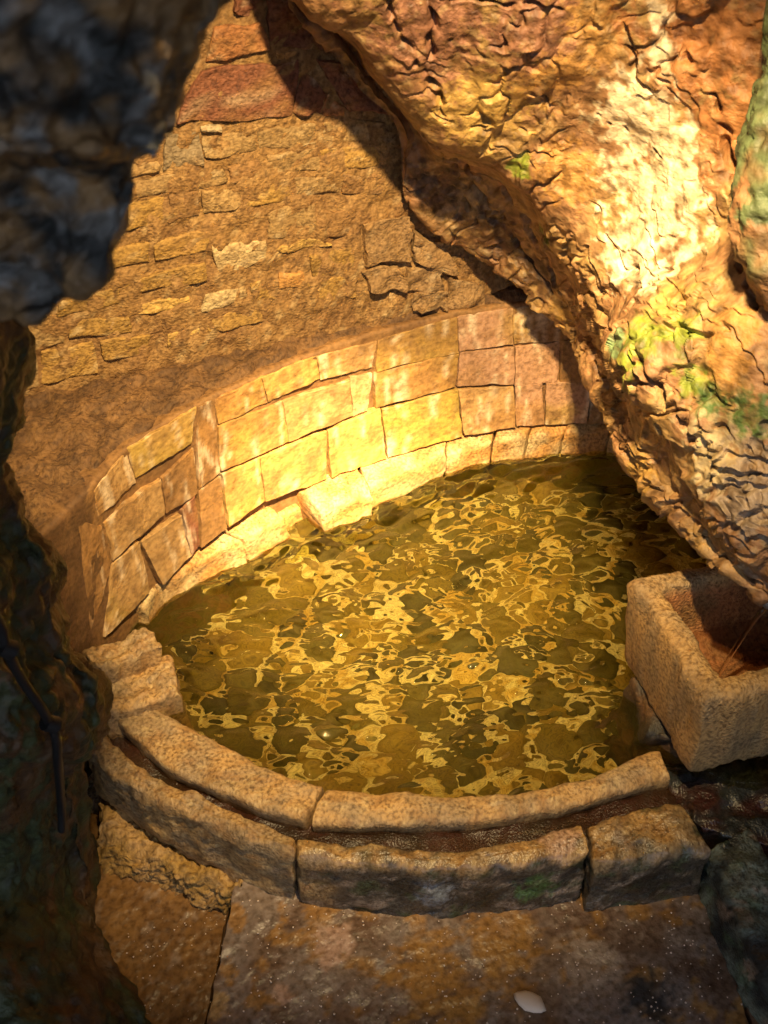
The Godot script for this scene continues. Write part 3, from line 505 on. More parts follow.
	for q in [["tan",[[Vector3(-0.869,0.528,-2.439),Vector3(-0.955,0.528,-2.471),Vector3(-0.953,0.634,-2.478),Vector3(-0.867,0.634,-2.445)],[Vector3(-0.792,0.518,-2.625),Vector3(-0.871,0.509,-2.672),Vector3(-0.884,0.635,-2.672),Vector3(-0.802,0.642,-2.630)]]],
["yellow",[[Vector3(-0.789,0.528,-2.632),Vector3(-0.868,0.519,-2.679),Vector3(-0.881,0.634,-2.677),Vector3(-0.800,0.642,-2.635)],[Vector3(-0.640,0.528,-2.823),Vector3(-0.708,0.516,-2.884),Vector3(-0.683,0.629,-2.935),Vector3(-0.616,0.642,-2.873)]]],
["tan",[[Vector3(-0.858,0.337,-2.457),Vector3(-0.944,0.335,-2.492),Vector3(-0.949,0.495,-2.486),Vector3(-0.862,0.496,-2.455)],[Vector3(-0.729,0.338,-2.679),Vector3(-0.801,0.326,-2.736),Vector3(-0.804,0.464,-2.759),Vector3(-0.732,0.475,-2.703)]]],
["brown",[[Vector3(-0.726,0.338,-2.683),Vector3(-0.797,0.326,-2.741),Vector3(-0.800,0.464,-2.764),Vector3(-0.728,0.475,-2.708)],[Vector3(-0.635,0.338,-2.788),Vector3(-0.703,0.325,-2.849),Vector3(-0.699,0.494,-2.888),Vector3(-0.632,0.507,-2.827)]]],
["tan",[[Vector3(-0.904,0.104,-2.335),Vector3(-0.989,0.102,-2.373),Vector3(-0.948,0.324,-2.481),Vector3(-0.863,0.327,-2.446)],[Vector3(-0.790,0.104,-2.551),Vector3(-0.866,0.095,-2.602),Vector3(-0.878,0.308,-2.623),Vector3(-0.799,0.316,-2.576)]]],
["tan",[[Vector3(-0.757,0.094,-2.595),Vector3(-0.829,0.083,-2.651),Vector3(-0.875,0.297,-2.626),Vector3(-0.796,0.306,-2.578)],[Vector3(-0.669,0.126,-2.706),Vector3(-0.737,0.113,-2.767),Vector3(-0.757,0.293,-2.782),Vector3(-0.688,0.306,-2.722)]]],
["brown",[[Vector3(-0.924,0.178,-2.293),Vector3(-1.009,0.177,-2.328),Vector3(-0.988,0.590,-2.392),Vector3(-0.903,0.592,-2.357)],[Vector3(-0.865,0.327,-2.441),Vector3(-0.950,0.324,-2.476),Vector3(-0.952,0.496,-2.477),Vector3(-0.866,0.496,-2.446)]]],
["red",[[Vector3(-0.669,0.126,-2.706),Vector3(-0.737,0.113,-2.767),Vector3(-0.753,0.304,-2.788),Vector3(-0.684,0.316,-2.728)],[Vector3(-0.642,0.147,-2.740),Vector3(-0.710,0.134,-2.801),Vector3(-0.711,0.325,-2.840),Vector3(-0.643,0.338,-2.779)]]],
["brown",[[Vector3(-0.632,0.348,-2.794),Vector3(-0.699,0.335,-2.855),Vector3(-0.679,0.629,-2.939),Vector3(-0.612,0.642,-2.877)],[Vector3(-0.565,0.369,-2.870),Vector3(-0.629,0.356,-2.934),Vector3(-0.630,0.621,-2.987),Vector3(-0.566,0.634,-2.921)]]],
["brown",[[Vector3(-0.638,0.136,-2.742),Vector3(-0.706,0.123,-2.803),Vector3(-0.699,0.335,-2.855),Vector3(-0.632,0.348,-2.794)],[Vector3(-0.556,0.147,-2.833),Vector3(-0.622,0.134,-2.896),Vector3(-0.633,0.346,-2.928),Vector3(-0.568,0.359,-2.864)]]],
["orange",[[Vector3(-0.557,0.539,-2.912),Vector3(-0.620,0.526,-2.977),Vector3(-0.625,0.621,-2.991),Vector3(-0.562,0.634,-2.925)],[Vector3(-0.403,0.539,-3.051),Vector3(-0.464,0.528,-3.119),Vector3(-0.479,0.631,-3.123),Vector3(-0.419,0.642,-3.054)]]],
["yellow",[[Vector3(-0.403,0.539,-3.051),Vector3(-0.464,0.528,-3.119),Vector3(-0.479,0.631,-3.123),Vector3(-0.419,0.642,-3.054)],[Vector3(-0.230,0.539,-3.195),Vector3(-0.283,0.528,-3.270),Vector3(-0.293,0.623,-3.277),Vector3(-0.239,0.634,-3.202)]]],
["tan",[[Vector3(-0.225,0.539,-3.198),Vector3(-0.278,0.528,-3.273),Vector3(-0.293,0.623,-3.277),Vector3(-0.239,0.634,-3.202)],[Vector3(-0.042,0.518,-3.311),Vector3(-0.088,0.505,-3.390),Vector3(-0.069,0.600,-3.416),Vector3(-0.024,0.613,-3.337)]]],
["orange",[[Vector3(-0.565,0.369,-2.870),Vector3(-0.629,0.356,-2.934),Vector3(-0.624,0.526,-2.973),Vector3(-0.560,0.539,-2.908)],[Vector3(-0.343,0.348,-3.075),Vector3(-0.404,0.337,-3.142),Vector3(-0.419,0.507,-3.156),Vector3(-0.358,0.518,-3.088)]]],
["tan",[[Vector3(-0.343,0.348,-3.075),Vector3(-0.404,0.337,-3.142),Vector3(-0.416,0.507,-3.159),Vector3(-0.355,0.518,-3.091)],[Vector3(-0.113,0.348,-3.242),Vector3(-0.160,0.336,-3.320),Vector3(-0.173,0.485,-3.336),Vector3(-0.124,0.497,-3.258)]]],
["pale",[[Vector3(-0.113,0.348,-3.242),Vector3(-0.160,0.336,-3.320),Vector3(-0.173,0.495,-3.338),Vector3(-0.124,0.507,-3.260)],[Vector3(-0.061,0.348,-3.272),Vector3(-0.106,0.335,-3.352),Vector3(-0.088,0.483,-3.386),Vector3(-0.042,0.497,-3.307)]]],
["yellow",[[Vector3(-0.552,0.147,-2.837),Vector3(-0.618,0.134,-2.901),Vector3(-0.625,0.346,-2.936),Vector3(-0.560,0.359,-2.872)],[Vector3(-0.434,0.168,-2.959),Vector3(-0.497,0.156,-3.025),Vector3(-0.502,0.336,-3.052),Vector3(-0.440,0.348,-2.985)]]],
["yellow",[[Vector3(-0.430,0.157,-2.961),Vector3(-0.493,0.146,-3.027),Vector3(-0.502,0.336,-3.052),Vector3(-0.440,0.348,-2.985)],[Vector3(-0.219,0.126,-3.142),Vector3(-0.271,0.114,-3.217),Vector3(-0.261,0.316,-3.253),Vector3(-0.210,0.327,-3.178)]]],
["yellow",[[Vector3(-0.199,0.126,-3.155),Vector3(-0.249,0.114,-3.231),Vector3(-0.261,0.316,-3.253),Vector3(-0.210,0.327,-3.178)],[Vector3(0.009,0.126,-3.273),Vector3(-0.032,0.112,-3.354),Vector3(-0.057,0.335,-3.379),Vector3(-0.013,0.348,-3.299)]]],
["ochre",[[Vector3(-0.031,0.496,-3.316),Vector3(-0.075,0.483,-3.393),Vector3(-0.069,0.600,-3.416),Vector3(-0.025,0.613,-3.339)],[Vector3(0.288,0.486,-3.464),Vector3(0.255,0.472,-3.547),Vector3(0.240,0.620,-3.566),Vector3(0.272,0.634,-3.482)]]],
["ochre",[[Vector3(-0.032,0.348,-3.290),Vector3(-0.075,0.335,-3.369),Vector3(-0.082,0.483,-3.390),Vector3(-0.037,0.496,-3.312)],[Vector3(0.280,0.348,-3.438),Vector3(0.247,0.334,-3.521),Vector3(0.255,0.472,-3.547),Vector3(0.288,0.486,-3.464)]]],
["olive",[[Vector3(0.020,0.125,-3.280),Vector3(-0.021,0.112,-3.360),Vector3(-0.051,0.324,-3.380),Vector3(-0.008,0.337,-3.302)],[Vector3(0.317,0.125,-3.417),Vector3(0.284,0.112,-3.500),Vector3(0.253,0.324,-3.522),Vector3(0.286,0.337,-3.439)]]],
["pink",[[Vector3(0.288,0.486,-3.464),Vector3(0.255,0.472,-3.547),Vector3(0.246,0.620,-3.568),Vector3(0.278,0.634,-3.485)],[Vector3(0.503,0.486,-3.529),Vector3(0.492,0.473,-3.618),Vector3(0.478,0.621,-3.637),Vector3(0.489,0.634,-3.548)]]],
["pink",[[Vector3(0.286,0.348,-3.441),Vector3(0.253,0.334,-3.524),Vector3(0.255,0.472,-3.547),Vector3(0.288,0.486,-3.464)],[Vector3(0.519,0.316,-3.507),Vector3(0.507,0.304,-3.596),Vector3(0.496,0.463,-3.617),Vector3(0.507,0.475,-3.528)]]],
["tan",[[Vector3(0.323,0.125,-3.419),Vector3(0.290,0.112,-3.502),Vector3(0.259,0.324,-3.524),Vector3(0.292,0.337,-3.441)],[Vector3(0.533,0.125,-3.484),Vector3(0.518,0.113,-3.572),Vector3(0.502,0.293,-3.594),Vector3(0.515,0.306,-3.505)]]],
["brown",[[Vector3(0.503,0.486,-3.529),Vector3(0.492,0.473,-3.618),Vector3(0.478,0.621,-3.637),Vector3(0.489,0.634,-3.548)],[Vector3(0.733,0.496,-3.541),Vector3(0.734,0.489,-3.631),Vector3(0.731,0.634,-3.644),Vector3(0.726,0.642,-3.554)]]],
["pink",[[Vector3(0.519,0.306,-3.506),Vector3(0.507,0.293,-3.595),Vector3(0.496,0.463,-3.617),Vector3(0.507,0.475,-3.528)],[Vector3(0.690,0.316,-3.524),Vector3(0.685,0.308,-3.614),Vector3(0.683,0.488,-3.631),Vector3(0.684,0.496,-3.541)]]],
["pink",[[Vector3(0.537,0.125,-3.484),Vector3(0.523,0.114,-3.573),Vector3(0.507,0.293,-3.595),Vector3(0.519,0.306,-3.506)],[Vector3(0.655,0.125,-3.501),Vector3(0.644,0.116,-3.591),Vector3(0.622,0.306,-3.609),Vector3(0.630,0.316,-3.519)]]],
["pink",[[Vector3(0.655,0.125,-3.501),Vector3(0.644,0.116,-3.591),Vector3(0.636,0.306,-3.610),Vector3(0.643,0.316,-3.520)],[Vector3(0.829,0.125,-3.515),Vector3(0.827,0.120,-3.605),Vector3(0.825,0.311,-3.617),Vector3(0.823,0.316,-3.527)]]],
["brown",[[Vector3(0.740,0.496,-3.541),Vector3(0.741,0.489,-3.631),Vector3(0.731,0.634,-3.644),Vector3(0.726,0.642,-3.554)],[Vector3(0.973,0.496,-3.521),Vector3(0.988,0.494,-3.610),Vector3(0.983,0.639,-3.615),Vector3(0.966,0.642,-3.526)]]],
["brown",[[Vector3(0.697,0.316,-3.524),Vector3(0.692,0.308,-3.614),Vector3(0.683,0.488,-3.631),Vector3(0.684,0.496,-3.541)],[Vector3(0.970,0.306,-3.515),Vector3(0.980,0.303,-3.605),Vector3(0.969,0.483,-3.612),Vector3(0.956,0.486,-3.523)]]],
["brown",[[Vector3(0.836,0.125,-3.515),Vector3(0.835,0.120,-3.605),Vector3(0.825,0.311,-3.617),Vector3(0.823,0.316,-3.527)],[Vector3(1.066,0.115,-3.497),Vector3(1.082,0.113,-3.586),Vector3(1.072,0.315,-3.591),Vector3(1.054,0.316,-3.502)]]]]:
		k += 1
		var tone: Color = TONE[q[0]]
		var other: Color = TONE["orange"] if k % 3 else TONE["olive"]
		var paint := func(p: Vector3, _n: Vector3, _s: int) -> Color:
			var streak := n_patch.get_noise_3d(p.x * 3.0, p.y * 0.5, p.z * 3.0)
			var c := tone.lerp(other, smoothstep(-0.1, 0.5, n_patch.get_noise_3dv(p * 0.6)) * 0.6)
			c = c.lerp(TONE["brown"], smoothstep(-0.1, 0.45, n_patch.get_noise_3dv(p * 0.9 + Vector3(4, 9, 2))) * 0.55)
			c = c.lerp(TONE["cream"], smoothstep(0.15, 0.45, streak) * 0.5)
			return c.lerp(TONE["dirt"], smoothstep(0.15, 0.5, n_fine.get_noise_3dv(p * 0.35)) * 0.45)
		obj("block", stone_mesh(q[1], [16, 2, 16], 0.0035, 0.004, k, paint, 0.45), mats["ashlar"], w)
	var wash := func(p: Vector3, n: Vector3, _s: int) -> Color:
		var c := mix_tone(p, TONE["orange"], TONE["pale"], 1.1)
		return c.lerp(TONE["brown"], smoothstep(0.0, 0.5, n_fine.get_noise_3dv(p * 0.4)) * 0.5)
	var i := 0
	for s in [[[Vector3(-0.802,-0.030,-2.512),Vector3(-0.961,-0.030,-2.506),Vector3(-0.961,0.110,-2.506),Vector3(-0.814,0.080,-2.512)],[Vector3(-0.791,-0.030,-2.539),Vector3(-0.951,-0.030,-2.537),Vector3(-0.951,0.110,-2.537),Vector3(-0.803,0.080,-2.539)],[Vector3(-0.763,-0.030,-2.606),Vector3(-0.923,-0.030,-2.615),Vector3(-0.923,0.110,-2.615),Vector3(-0.775,0.080,-2.607)]],
[[Vector3(-0.762,-0.030,-2.607),Vector3(-0.921,-0.030,-2.616),Vector3(-0.921,0.115,-2.616),Vector3(-0.774,0.085,-2.608)],[Vector3(-0.709,-0.030,-2.656),Vector3(-0.868,-0.030,-2.674),Vector3(-0.868,0.115,-2.674),Vector3(-0.721,0.085,-2.657)],[Vector3(-0.656,-0.030,-2.705),Vector3(-0.814,-0.030,-2.733),Vector3(-0.814,0.115,-2.733),Vector3(-0.668,0.085,-2.707)]],
[[Vector3(-0.651,-0.030,-2.704),Vector3(-0.813,-0.030,-2.734),Vector3(-0.813,0.130,-2.734),Vector3(-0.662,0.100,-2.706)],[Vector3(-0.573,-0.030,-2.764),Vector3(-0.732,-0.030,-2.808),Vector3(-0.732,0.130,-2.808),Vector3(-0.585,0.100,-2.767)],[Vector3(-0.496,-0.030,-2.824),Vector3(-0.649,-0.030,-2.884),Vector3(-0.649,0.130,-2.884),Vector3(-0.507,0.100,-2.828)]],
[[Vector3(-0.490,-0.030,-2.823),Vector3(-0.648,-0.030,-2.886),Vector3(-0.648,0.130,-2.886),Vector3(-0.501,0.100,-2.828)],[Vector3(-0.421,-0.030,-2.888),Vector3(-0.570,-0.030,-2.969),Vector3(-0.570,0.130,-2.969),Vector3(-0.431,0.100,-2.894)],[Vector3(-0.352,-0.030,-2.953),Vector3(-0.489,-0.030,-3.053),Vector3(-0.489,0.130,-3.053),Vector3(-0.362,0.100,-2.960)]],
[[Vector3(-0.397,-0.030,-2.990),Vector3(-0.485,-0.030,-3.056),Vector3(-0.485,0.080,-3.056),Vector3(-0.406,0.050,-2.998)],[Vector3(-0.349,-0.030,-3.021),Vector3(-0.432,-0.030,-3.092),Vector3(-0.432,0.080,-3.092),Vector3(-0.358,0.050,-3.029)],[Vector3(-0.300,-0.030,-3.051),Vector3(-0.378,-0.030,-3.129),Vector3(-0.378,0.080,-3.129),Vector3(-0.309,0.050,-3.060)]],
[[Vector3(-0.230,-0.030,-2.986),Vector3(-0.373,-0.030,-3.132),Vector3(-0.373,0.130,-3.132),Vector3(-0.238,0.100,-2.994)],[Vector3(-0.133,-0.030,-3.035),Vector3(-0.249,-0.030,-3.204),Vector3(-0.249,0.130,-3.204),Vector3(-0.140,0.100,-3.045)],[Vector3(-0.036,-0.030,-3.078),Vector3(-0.119,-0.030,-3.265),Vector3(-0.119,0.130,-3.265),Vector3(-0.041,0.100,-3.089)]],
[[Vector3(-0.050,-0.030,-3.121),Vector3(-0.114,-0.030,-3.267),Vector3(-0.114,0.130,-3.267),Vector3(-0.055,0.100,-3.132)],[Vector3(0.097,-0.030,-3.225),Vector3(0.073,-0.030,-3.383),Vector3(0.073,0.130,-3.383),Vector3(0.096,0.100,-3.237)],[Vector3(0.245,-0.030,-3.330),Vector3(0.255,-0.030,-3.490),Vector3(0.255,0.130,-3.490),Vector3(0.246,0.100,-3.342)]],
[[Vector3(0.246,-0.030,-3.330),Vector3(0.256,-0.030,-3.490),Vector3(0.256,0.125,-3.490),Vector3(0.247,0.095,-3.342)],[Vector3(0.339,-0.030,-3.370),Vector3(0.366,-0.030,-3.528),Vector3(0.366,0.125,-3.528),Vector3(0.341,0.095,-3.382)],[Vector3(0.432,-0.030,-3.410),Vector3(0.474,-0.030,-3.564),Vector3(0.474,0.125,-3.564),Vector3(0.436,0.095,-3.421)]],
[[Vector3(0.434,-0.030,-3.410),Vector3(0.476,-0.030,-3.564),Vector3(0.476,0.130,-3.564),Vector3(0.437,0.100,-3.422)],[Vector3(0.505,-0.030,-3.431),Vector3(0.557,-0.030,-3.582),Vector3(0.557,0.130,-3.582),Vector3(0.509,0.100,-3.442)],[Vector3(0.575,-0.030,-3.451),Vector3(0.637,-0.030,-3.599),Vector3(0.637,0.130,-3.599),Vector3(0.580,0.100,-3.462)]],
[[Vector3(0.577,-0.030,-3.451),Vector3(0.638,-0.030,-3.599),Vector3(0.638,0.125,-3.599),Vector3(0.581,0.095,-3.462)],[Vector3(0.650,-0.030,-3.465),Vector3(0.720,-0.030,-3.608),Vector3(0.720,0.125,-3.608),Vector3(0.655,0.095,-3.476)],[Vector3(0.723,-0.030,-3.478),Vector3(0.801,-0.030,-3.617),Vector3(0.801,0.125,-3.617),Vector3(0.729,0.095,-3.488)]],
[[Vector3(0.724,-0.030,-3.478),Vector3(0.802,-0.030,-3.617),Vector3(0.802,0.130,-3.617),Vector3(0.729,0.100,-3.488)],[Vector3(0.818,-0.030,-3.478),Vector3(0.907,-0.030,-3.611),Vector3(0.907,0.130,-3.611),Vector3(0.825,0.100,-3.488)],[Vector3(0.913,-0.030,-3.478),Vector3(1.010,-0.030,-3.605),Vector3(1.010,0.130,-3.605),Vector3(0.920,0.100,-3.487)]],
[[Vector3(0.914,-0.030,-3.478),Vector3(1.011,-0.030,-3.604),Vector3(1.011,0.130,-3.604),Vector3(0.921,0.100,-3.487)],[Vector3(1.002,-0.030,-3.461),Vector3(1.108,-0.030,-3.581),Vector3(1.108,0.130,-3.581),Vector3(1.010,0.100,-3.470)],[Vector3(1.090,-0.030,-3.439),Vector3(1.203,-0.030,-3.552),Vector3(1.203,0.130,-3.552),Vector3(1.099,0.100,-3.447)]],
[[Vector3(1.091,-0.030,-3.439),Vector3(1.204,-0.030,-3.552),Vector3(1.204,0.130,-3.552),Vector3(1.099,0.100,-3.447)],[Vector3(1.147,-0.030,-3.425),Vector3(1.265,-0.030,-3.533),Vector3(1.265,0.130,-3.533),Vector3(1.156,0.100,-3.433)],[Vector3(1.204,-0.030,-3.411),Vector3(1.325,-0.030,-3.515),Vector3(1.325,0.130,-3.515),Vector3(1.213,0.100,-3.418)]]]:
		i += 1
		var o := obj("kerb_stone", stone_mesh(s, [8, 4, 6], 0.02 if i != 6 else 0.03, 0.007, 90 + i, wash, 0.35), mats["kerb"], w)
		if i == 6: tag(o, "pale kerb stone jutting out over the water")
	var earth := func(p: Vector3, _n: Vector3, _s: int) -> Color:
		var c := mix_tone(p, TONE["earth"], TONE["dirt"], 1.4)
		return c.lerp(TONE["brown"], smoothstep(0.2, 0.5, n_fine.get_noise_3dv(p * 0.5)) * 0.6)
	var l := obj("ledge", stone_mesh([[Vector3(-1.138,0.300,-1.939),Vector3(-1.549,0.300,-2.783),Vector3(-1.549,0.700,-2.783),Vector3(-1.138,0.655,-1.939)],[Vector3(-1.085,0.300,-2.038),Vector3(-1.445,0.300,-2.832),Vector3(-1.445,0.700,-2.832),Vector3(-1.085,0.655,-2.038)],[Vector3(-1.017,0.300,-2.171),Vector3(-1.341,0.300,-2.882),Vector3(-1.341,0.700,-2.882),Vector3(-1.017,0.655,-2.171)],[Vector3(-0.954,0.300,-2.309),Vector3(-1.242,0.300,-2.929),Vector3(-1.242,0.700,-2.929),Vector3(-0.954,0.655,-2.309)],[Vector3(-0.897,0.300,-2.444),Vector3(-1.142,0.300,-2.976),Vector3(-1.142,0.700,-2.976),Vector3(-0.897,0.655,-2.444)],[Vector3(-0.861,0.300,-2.553),Vector3(-1.029,0.300,-3.029),Vector3(-1.029,0.700,-3.029),Vector3(-0.861,0.655,-2.553)],[Vector3(-0.816,0.300,-2.662),Vector3(-0.916,0.300,-3.083),Vector3(-0.916,0.700,-3.083),Vector3(-0.816,0.655,-2.662)],[Vector3(-0.735,0.300,-2.778),Vector3(-0.803,0.300,-3.136),Vector3(-0.803,0.700,-3.136),Vector3(-0.735,0.655,-2.778)],[Vector3(-0.640,0.300,-2.888),Vector3(-0.690,0.300,-3.190),Vector3(-0.690,0.700,-3.190),Vector3(-0.640,0.655,-2.888)],[Vector3(-0.541,0.300,-2.984),Vector3(-0.577,0.300,-3.243),Vector3(-0.577,0.700,-3.243),Vector3(-0.541,0.655,-2.984)],[Vector3(-0.441,0.300,-3.072),Vector3(-0.464,0.300,-3.297),Vector3(-0.464,0.700,-3.297),Vector3(-0.441,0.655,-3.072)],[Vector3(-0.347,0.300,-3.154),Vector3(-0.374,0.300,-3.340),Vector3(-0.374,0.700,-3.340),Vector3(-0.347,0.655,-3.154)],[Vector3(-0.241,0.300,-3.237),Vector3(-0.284,0.300,-3.382),Vector3(-0.284,0.700,-3.382),Vector3(-0.241,0.655,-3.237)],[Vector3(-0.104,0.300,-3.327),Vector3(-0.148,0.300,-3.447),Vector3(-0.148,0.700,-3.447),Vector3(-0.104,0.655,-3.327)],[Vector3(0.047,0.300,-3.413),Vector3(-0.012,0.300,-3.511),Vector3(-0.012,0.700,-3.511),Vector3(0.047,0.655,-3.413)],[Vector3(0.206,0.300,-3.486),Vector3(0.155,0.300,-3.590),Vector3(0.155,0.700,-3.590),Vector3(0.206,0.655,-3.486)],[Vector3(0.353,0.300,-3.541),Vector3(0.322,0.300,-3.669),Vector3(0.322,0.700,-3.669),Vector3(0.353,0.655,-3.541)],[Vector3(0.450,0.300,-3.570),Vector3(0.448,0.300,-3.729),Vector3(0.448,0.700,-3.729),Vector3(0.450,0.655,-3.570)],[Vector3(0.552,0.300,-3.581),Vector3(0.575,0.300,-3.789),Vector3(0.575,0.700,-3.789),Vector3(0.552,0.655,-3.581)],[Vector3(0.713,0.300,-3.580),Vector3(0.711,0.300,-3.853),Vector3(0.711,0.700,-3.853),Vector3(0.713,0.655,-3.580)],[Vector3(0.888,0.300,-3.565),Vector3(0.846,0.300,-3.918),Vector3(0.846,0.700,-3.918),Vector3(0.888,0.655,-3.565)],[Vector3(1.033,0.300,-3.538),Vector3(0.982,0.300,-3.982),Vector3(0.982,0.700,-3.982),Vector3(1.033,0.655,-3.538)],[Vector3(1.185,0.300,-3.488),Vector3(1.117,0.300,-4.046),Vector3(1.117,0.700,-4.046),Vector3(1.185,0.655,-3.488)]], [150, 40, 6], 0.03, 0.014, 8, earth, 0.35), mats["weathered"])
	tag(l, "earthy brown ledge on top of the curved pool wall, below the masonry", "ledge", "", "structure")

func build_rim_and_floor() -> void:
	var worn := func(p: Vector3, n: Vector3, s: int) -> Color:
		var c := mix_tone(p, TONE["rim"], TONE["tan"], 1.3)
		c = c.lerp(TONE["brown"], smoothstep(0.05, 0.3, n_patch.get_noise_3dv(p * 2.6 + Vector3(s, 0, 4))) * 0.7)
		return c.lerp(TONE["pale"], smoothstep(0.25, 0.5, n_fine.get_noise_3dv(p * 0.7)) * 0.6)
	var rim := thing("pool_rim", "low worn stone rim curving along the front of the pool", "rim")
	var k := 0
	for s in [[[Vector3(-0.915,-0.248,-2.222),Vector3(-0.852,-0.245,-2.255),Vector3(-0.839,0.056,-2.263),Vector3(-0.967,0.050,-2.193)],[Vector3(-0.854,-0.248,-2.154),Vector3(-0.782,-0.245,-2.175),Vector3(-0.768,0.056,-2.179),Vector3(-0.911,0.050,-2.137)],[Vector3(-0.782,-0.248,-2.073),Vector3(-0.696,-0.245,-2.085),Vector3(-0.681,0.056,-2.087),Vector3(-0.841,0.050,-2.065)],[Vector3(-0.727,-0.248,-2.019),Vector3(-0.633,-0.245,-2.041),Vector3(-0.618,0.055,-2.044),Vector3(-0.785,0.050,-2.005)],[Vector3(-0.672,-0.248,-1.970),Vector3(-0.572,-0.245,-2.008),Vector3(-0.558,0.055,-2.013),Vector3(-0.728,0.050,-1.949)],[Vector3(-0.609,-0.248,-1.922),Vector3(-0.506,-0.245,-1.967),Vector3(-0.492,0.055,-1.973),Vector3(-0.664,0.050,-1.898)],[Vector3(-0.541,-0.248,-1.878),Vector3(-0.440,-0.245,-1.927),Vector3(-0.426,0.055,-1.933),Vector3(-0.595,0.050,-1.852)],[Vector3(-0.473,-0.248,-1.842),Vector3(-0.377,-0.245,-1.888),Vector3(-0.363,0.055,-1.894),Vector3(-0.527,0.050,-1.816)],[Vector3(-0.395,-0.248,-1.809),Vector3(-0.313,-0.245,-1.852),Vector3(-0.299,0.055,-1.859),Vector3(-0.448,0.050,-1.781)],[Vector3(-0.297,-0.248,-1.773),Vector3(-0.245,-0.245,-1.823),Vector3(-0.234,0.056,-1.833),Vector3(-0.341,0.050,-1.732)],[Vector3(-0.198,-0.248,-1.746),Vector3(-0.171,-0.245,-1.800),Vector3(-0.165,0.056,-1.814),Vector3(-0.224,0.050,-1.691)]],
[[Vector3(-0.193,-0.248,-1.745),Vector3(-0.168,-0.245,-1.800),Vector3(-0.161,0.056,-1.813),Vector3(-0.218,0.050,-1.690)],[Vector3(-0.092,-0.247,-1.741),Vector3(-0.083,-0.245,-1.791),Vector3(-0.080,0.056,-1.805),Vector3(-0.103,0.050,-1.682)],[Vector3(0.002,-0.247,-1.744),Vector3(0.002,-0.245,-1.786),Vector3(0.002,0.056,-1.801),Vector3(0.002,0.050,-1.684)],[Vector3(0.077,-0.247,-1.743),Vector3(0.076,-0.245,-1.779),Vector3(0.076,0.056,-1.794),Vector3(0.078,0.050,-1.683)],[Vector3(0.146,-0.247,-1.744),Vector3(0.147,-0.245,-1.773),Vector3(0.147,0.056,-1.788),Vector3(0.144,0.050,-1.685)],[Vector3(0.215,-0.246,-1.749),Vector3(0.216,-0.245,-1.771),Vector3(0.217,0.056,-1.786),Vector3(0.212,0.050,-1.690)],[Vector3(0.285,-0.246,-1.757),Vector3(0.286,-0.245,-1.773),Vector3(0.287,0.056,-1.788),Vector3(0.281,0.050,-1.697)],[Vector3(0.358,-0.246,-1.767),Vector3(0.360,-0.245,-1.781),Vector3(0.361,0.056,-1.796),Vector3(0.353,0.050,-1.707)],[Vector3(0.432,-0.246,-1.780),Vector3(0.434,-0.245,-1.793),Vector3(0.435,0.056,-1.808),Vector3(0.426,0.050,-1.720)],[Vector3(0.505,-0.246,-1.796),Vector3(0.507,-0.245,-1.808),Vector3(0.509,0.056,-1.822),Vector3(0.496,0.050,-1.736)],[Vector3(0.577,-0.246,-1.816),Vector3(0.579,-0.245,-1.827),Vector3(0.581,0.056,-1.842),Vector3(0.569,0.050,-1.756)],[Vector3(0.653,-0.246,-1.844),Vector3(0.652,-0.245,-1.858),Vector3(0.651,0.056,-1.873),Vector3(0.656,0.050,-1.784)],[Vector3(0.725,-0.246,-1.869),Vector3(0.720,-0.245,-1.890),Vector3(0.717,0.056,-1.905),Vector3(0.738,0.050,-1.810)],[Vector3(0.787,-0.247,-1.887),Vector3(0.779,-0.245,-1.920),Vector3(0.776,0.056,-1.934),Vector3(0.801,0.050,-1.829)],[Vector3(0.830,-0.247,-1.900),Vector3(0.821,-0.245,-1.941),Vector3(0.818,0.056,-1.956),Vector3(0.842,0.050,-1.841)]]]:
		k += 1
		obj("rim_stone", stone_mesh(s, [60 if k == 1 else 80, 8, 6], 0.028, 0.006, 120 + k, worn, 0.35), mats["kerb"], rim)
	var curb_spots: Array = [[Vector3(0.489,0.030,-1.653),0.060,"blush",0.75],[Vector3(0.264,0.030,-1.615),0.050,"rim",0.75],[Vector3(0.138,-0.090,-1.555),0.070,"lime_skysheen",0.75],[Vector3(0.432,-0.090,-1.579),0.070,"green",0.75],[Vector3(0.050,-0.070,-1.567),0.060,"pitch",0.75],[Vector3(0.271,-0.130,-1.561),0.070,"pitch",0.75],[Vector3(0.755,-0.100,-1.628),0.100,"pitch",0.75]]
	var stained_shaded := func(p: Vector3, n: Vector3, s: int) -> Color:
		var c: Color = worn.call(p, n, s)
		# dark algae, lime and painted shade on the wet lower face, with ragged outlines
		var e := n_patch.get_noise_3dv(p * 1.1 + Vector3(3, 0, 0)) * 0.09 + n_fine.get_noise_3dv(p * 0.6) * 0.03
		var wet := smoothstep(-0.33, -0.12, p.x + e * 2.0) * smoothstep(0.035, -0.02, p.y + e)
		c = c.lerp(TONE["wet"], wet * 0.85)
		var lime := smoothstep(0.12, 0.3, n_patch.get_noise_3d(p.x * 1.6, p.y * 3.0, p.z * 1.6 + 5.0))
		c = c.lerp(TONE["greyrock"], lime * wet * 0.7)
		var m := smoothstep(0.12, 0.32, n_patch.get_noise_3d(p.x * 1.3 + 8.0, p.y * 2.0, p.z + 2.0))
		return patches_on(c.lerp(TONE["mossdark"], m * wet * 0.8), p, curb_spots)
	var labels := ["long curved stone curb at the left, in front of the pool rim", "mossy grey curved stone curb at the middle, with a wet face painted darker for shade", "short curved stone curb beside the trough, jutting over the paving"]
	k = 0
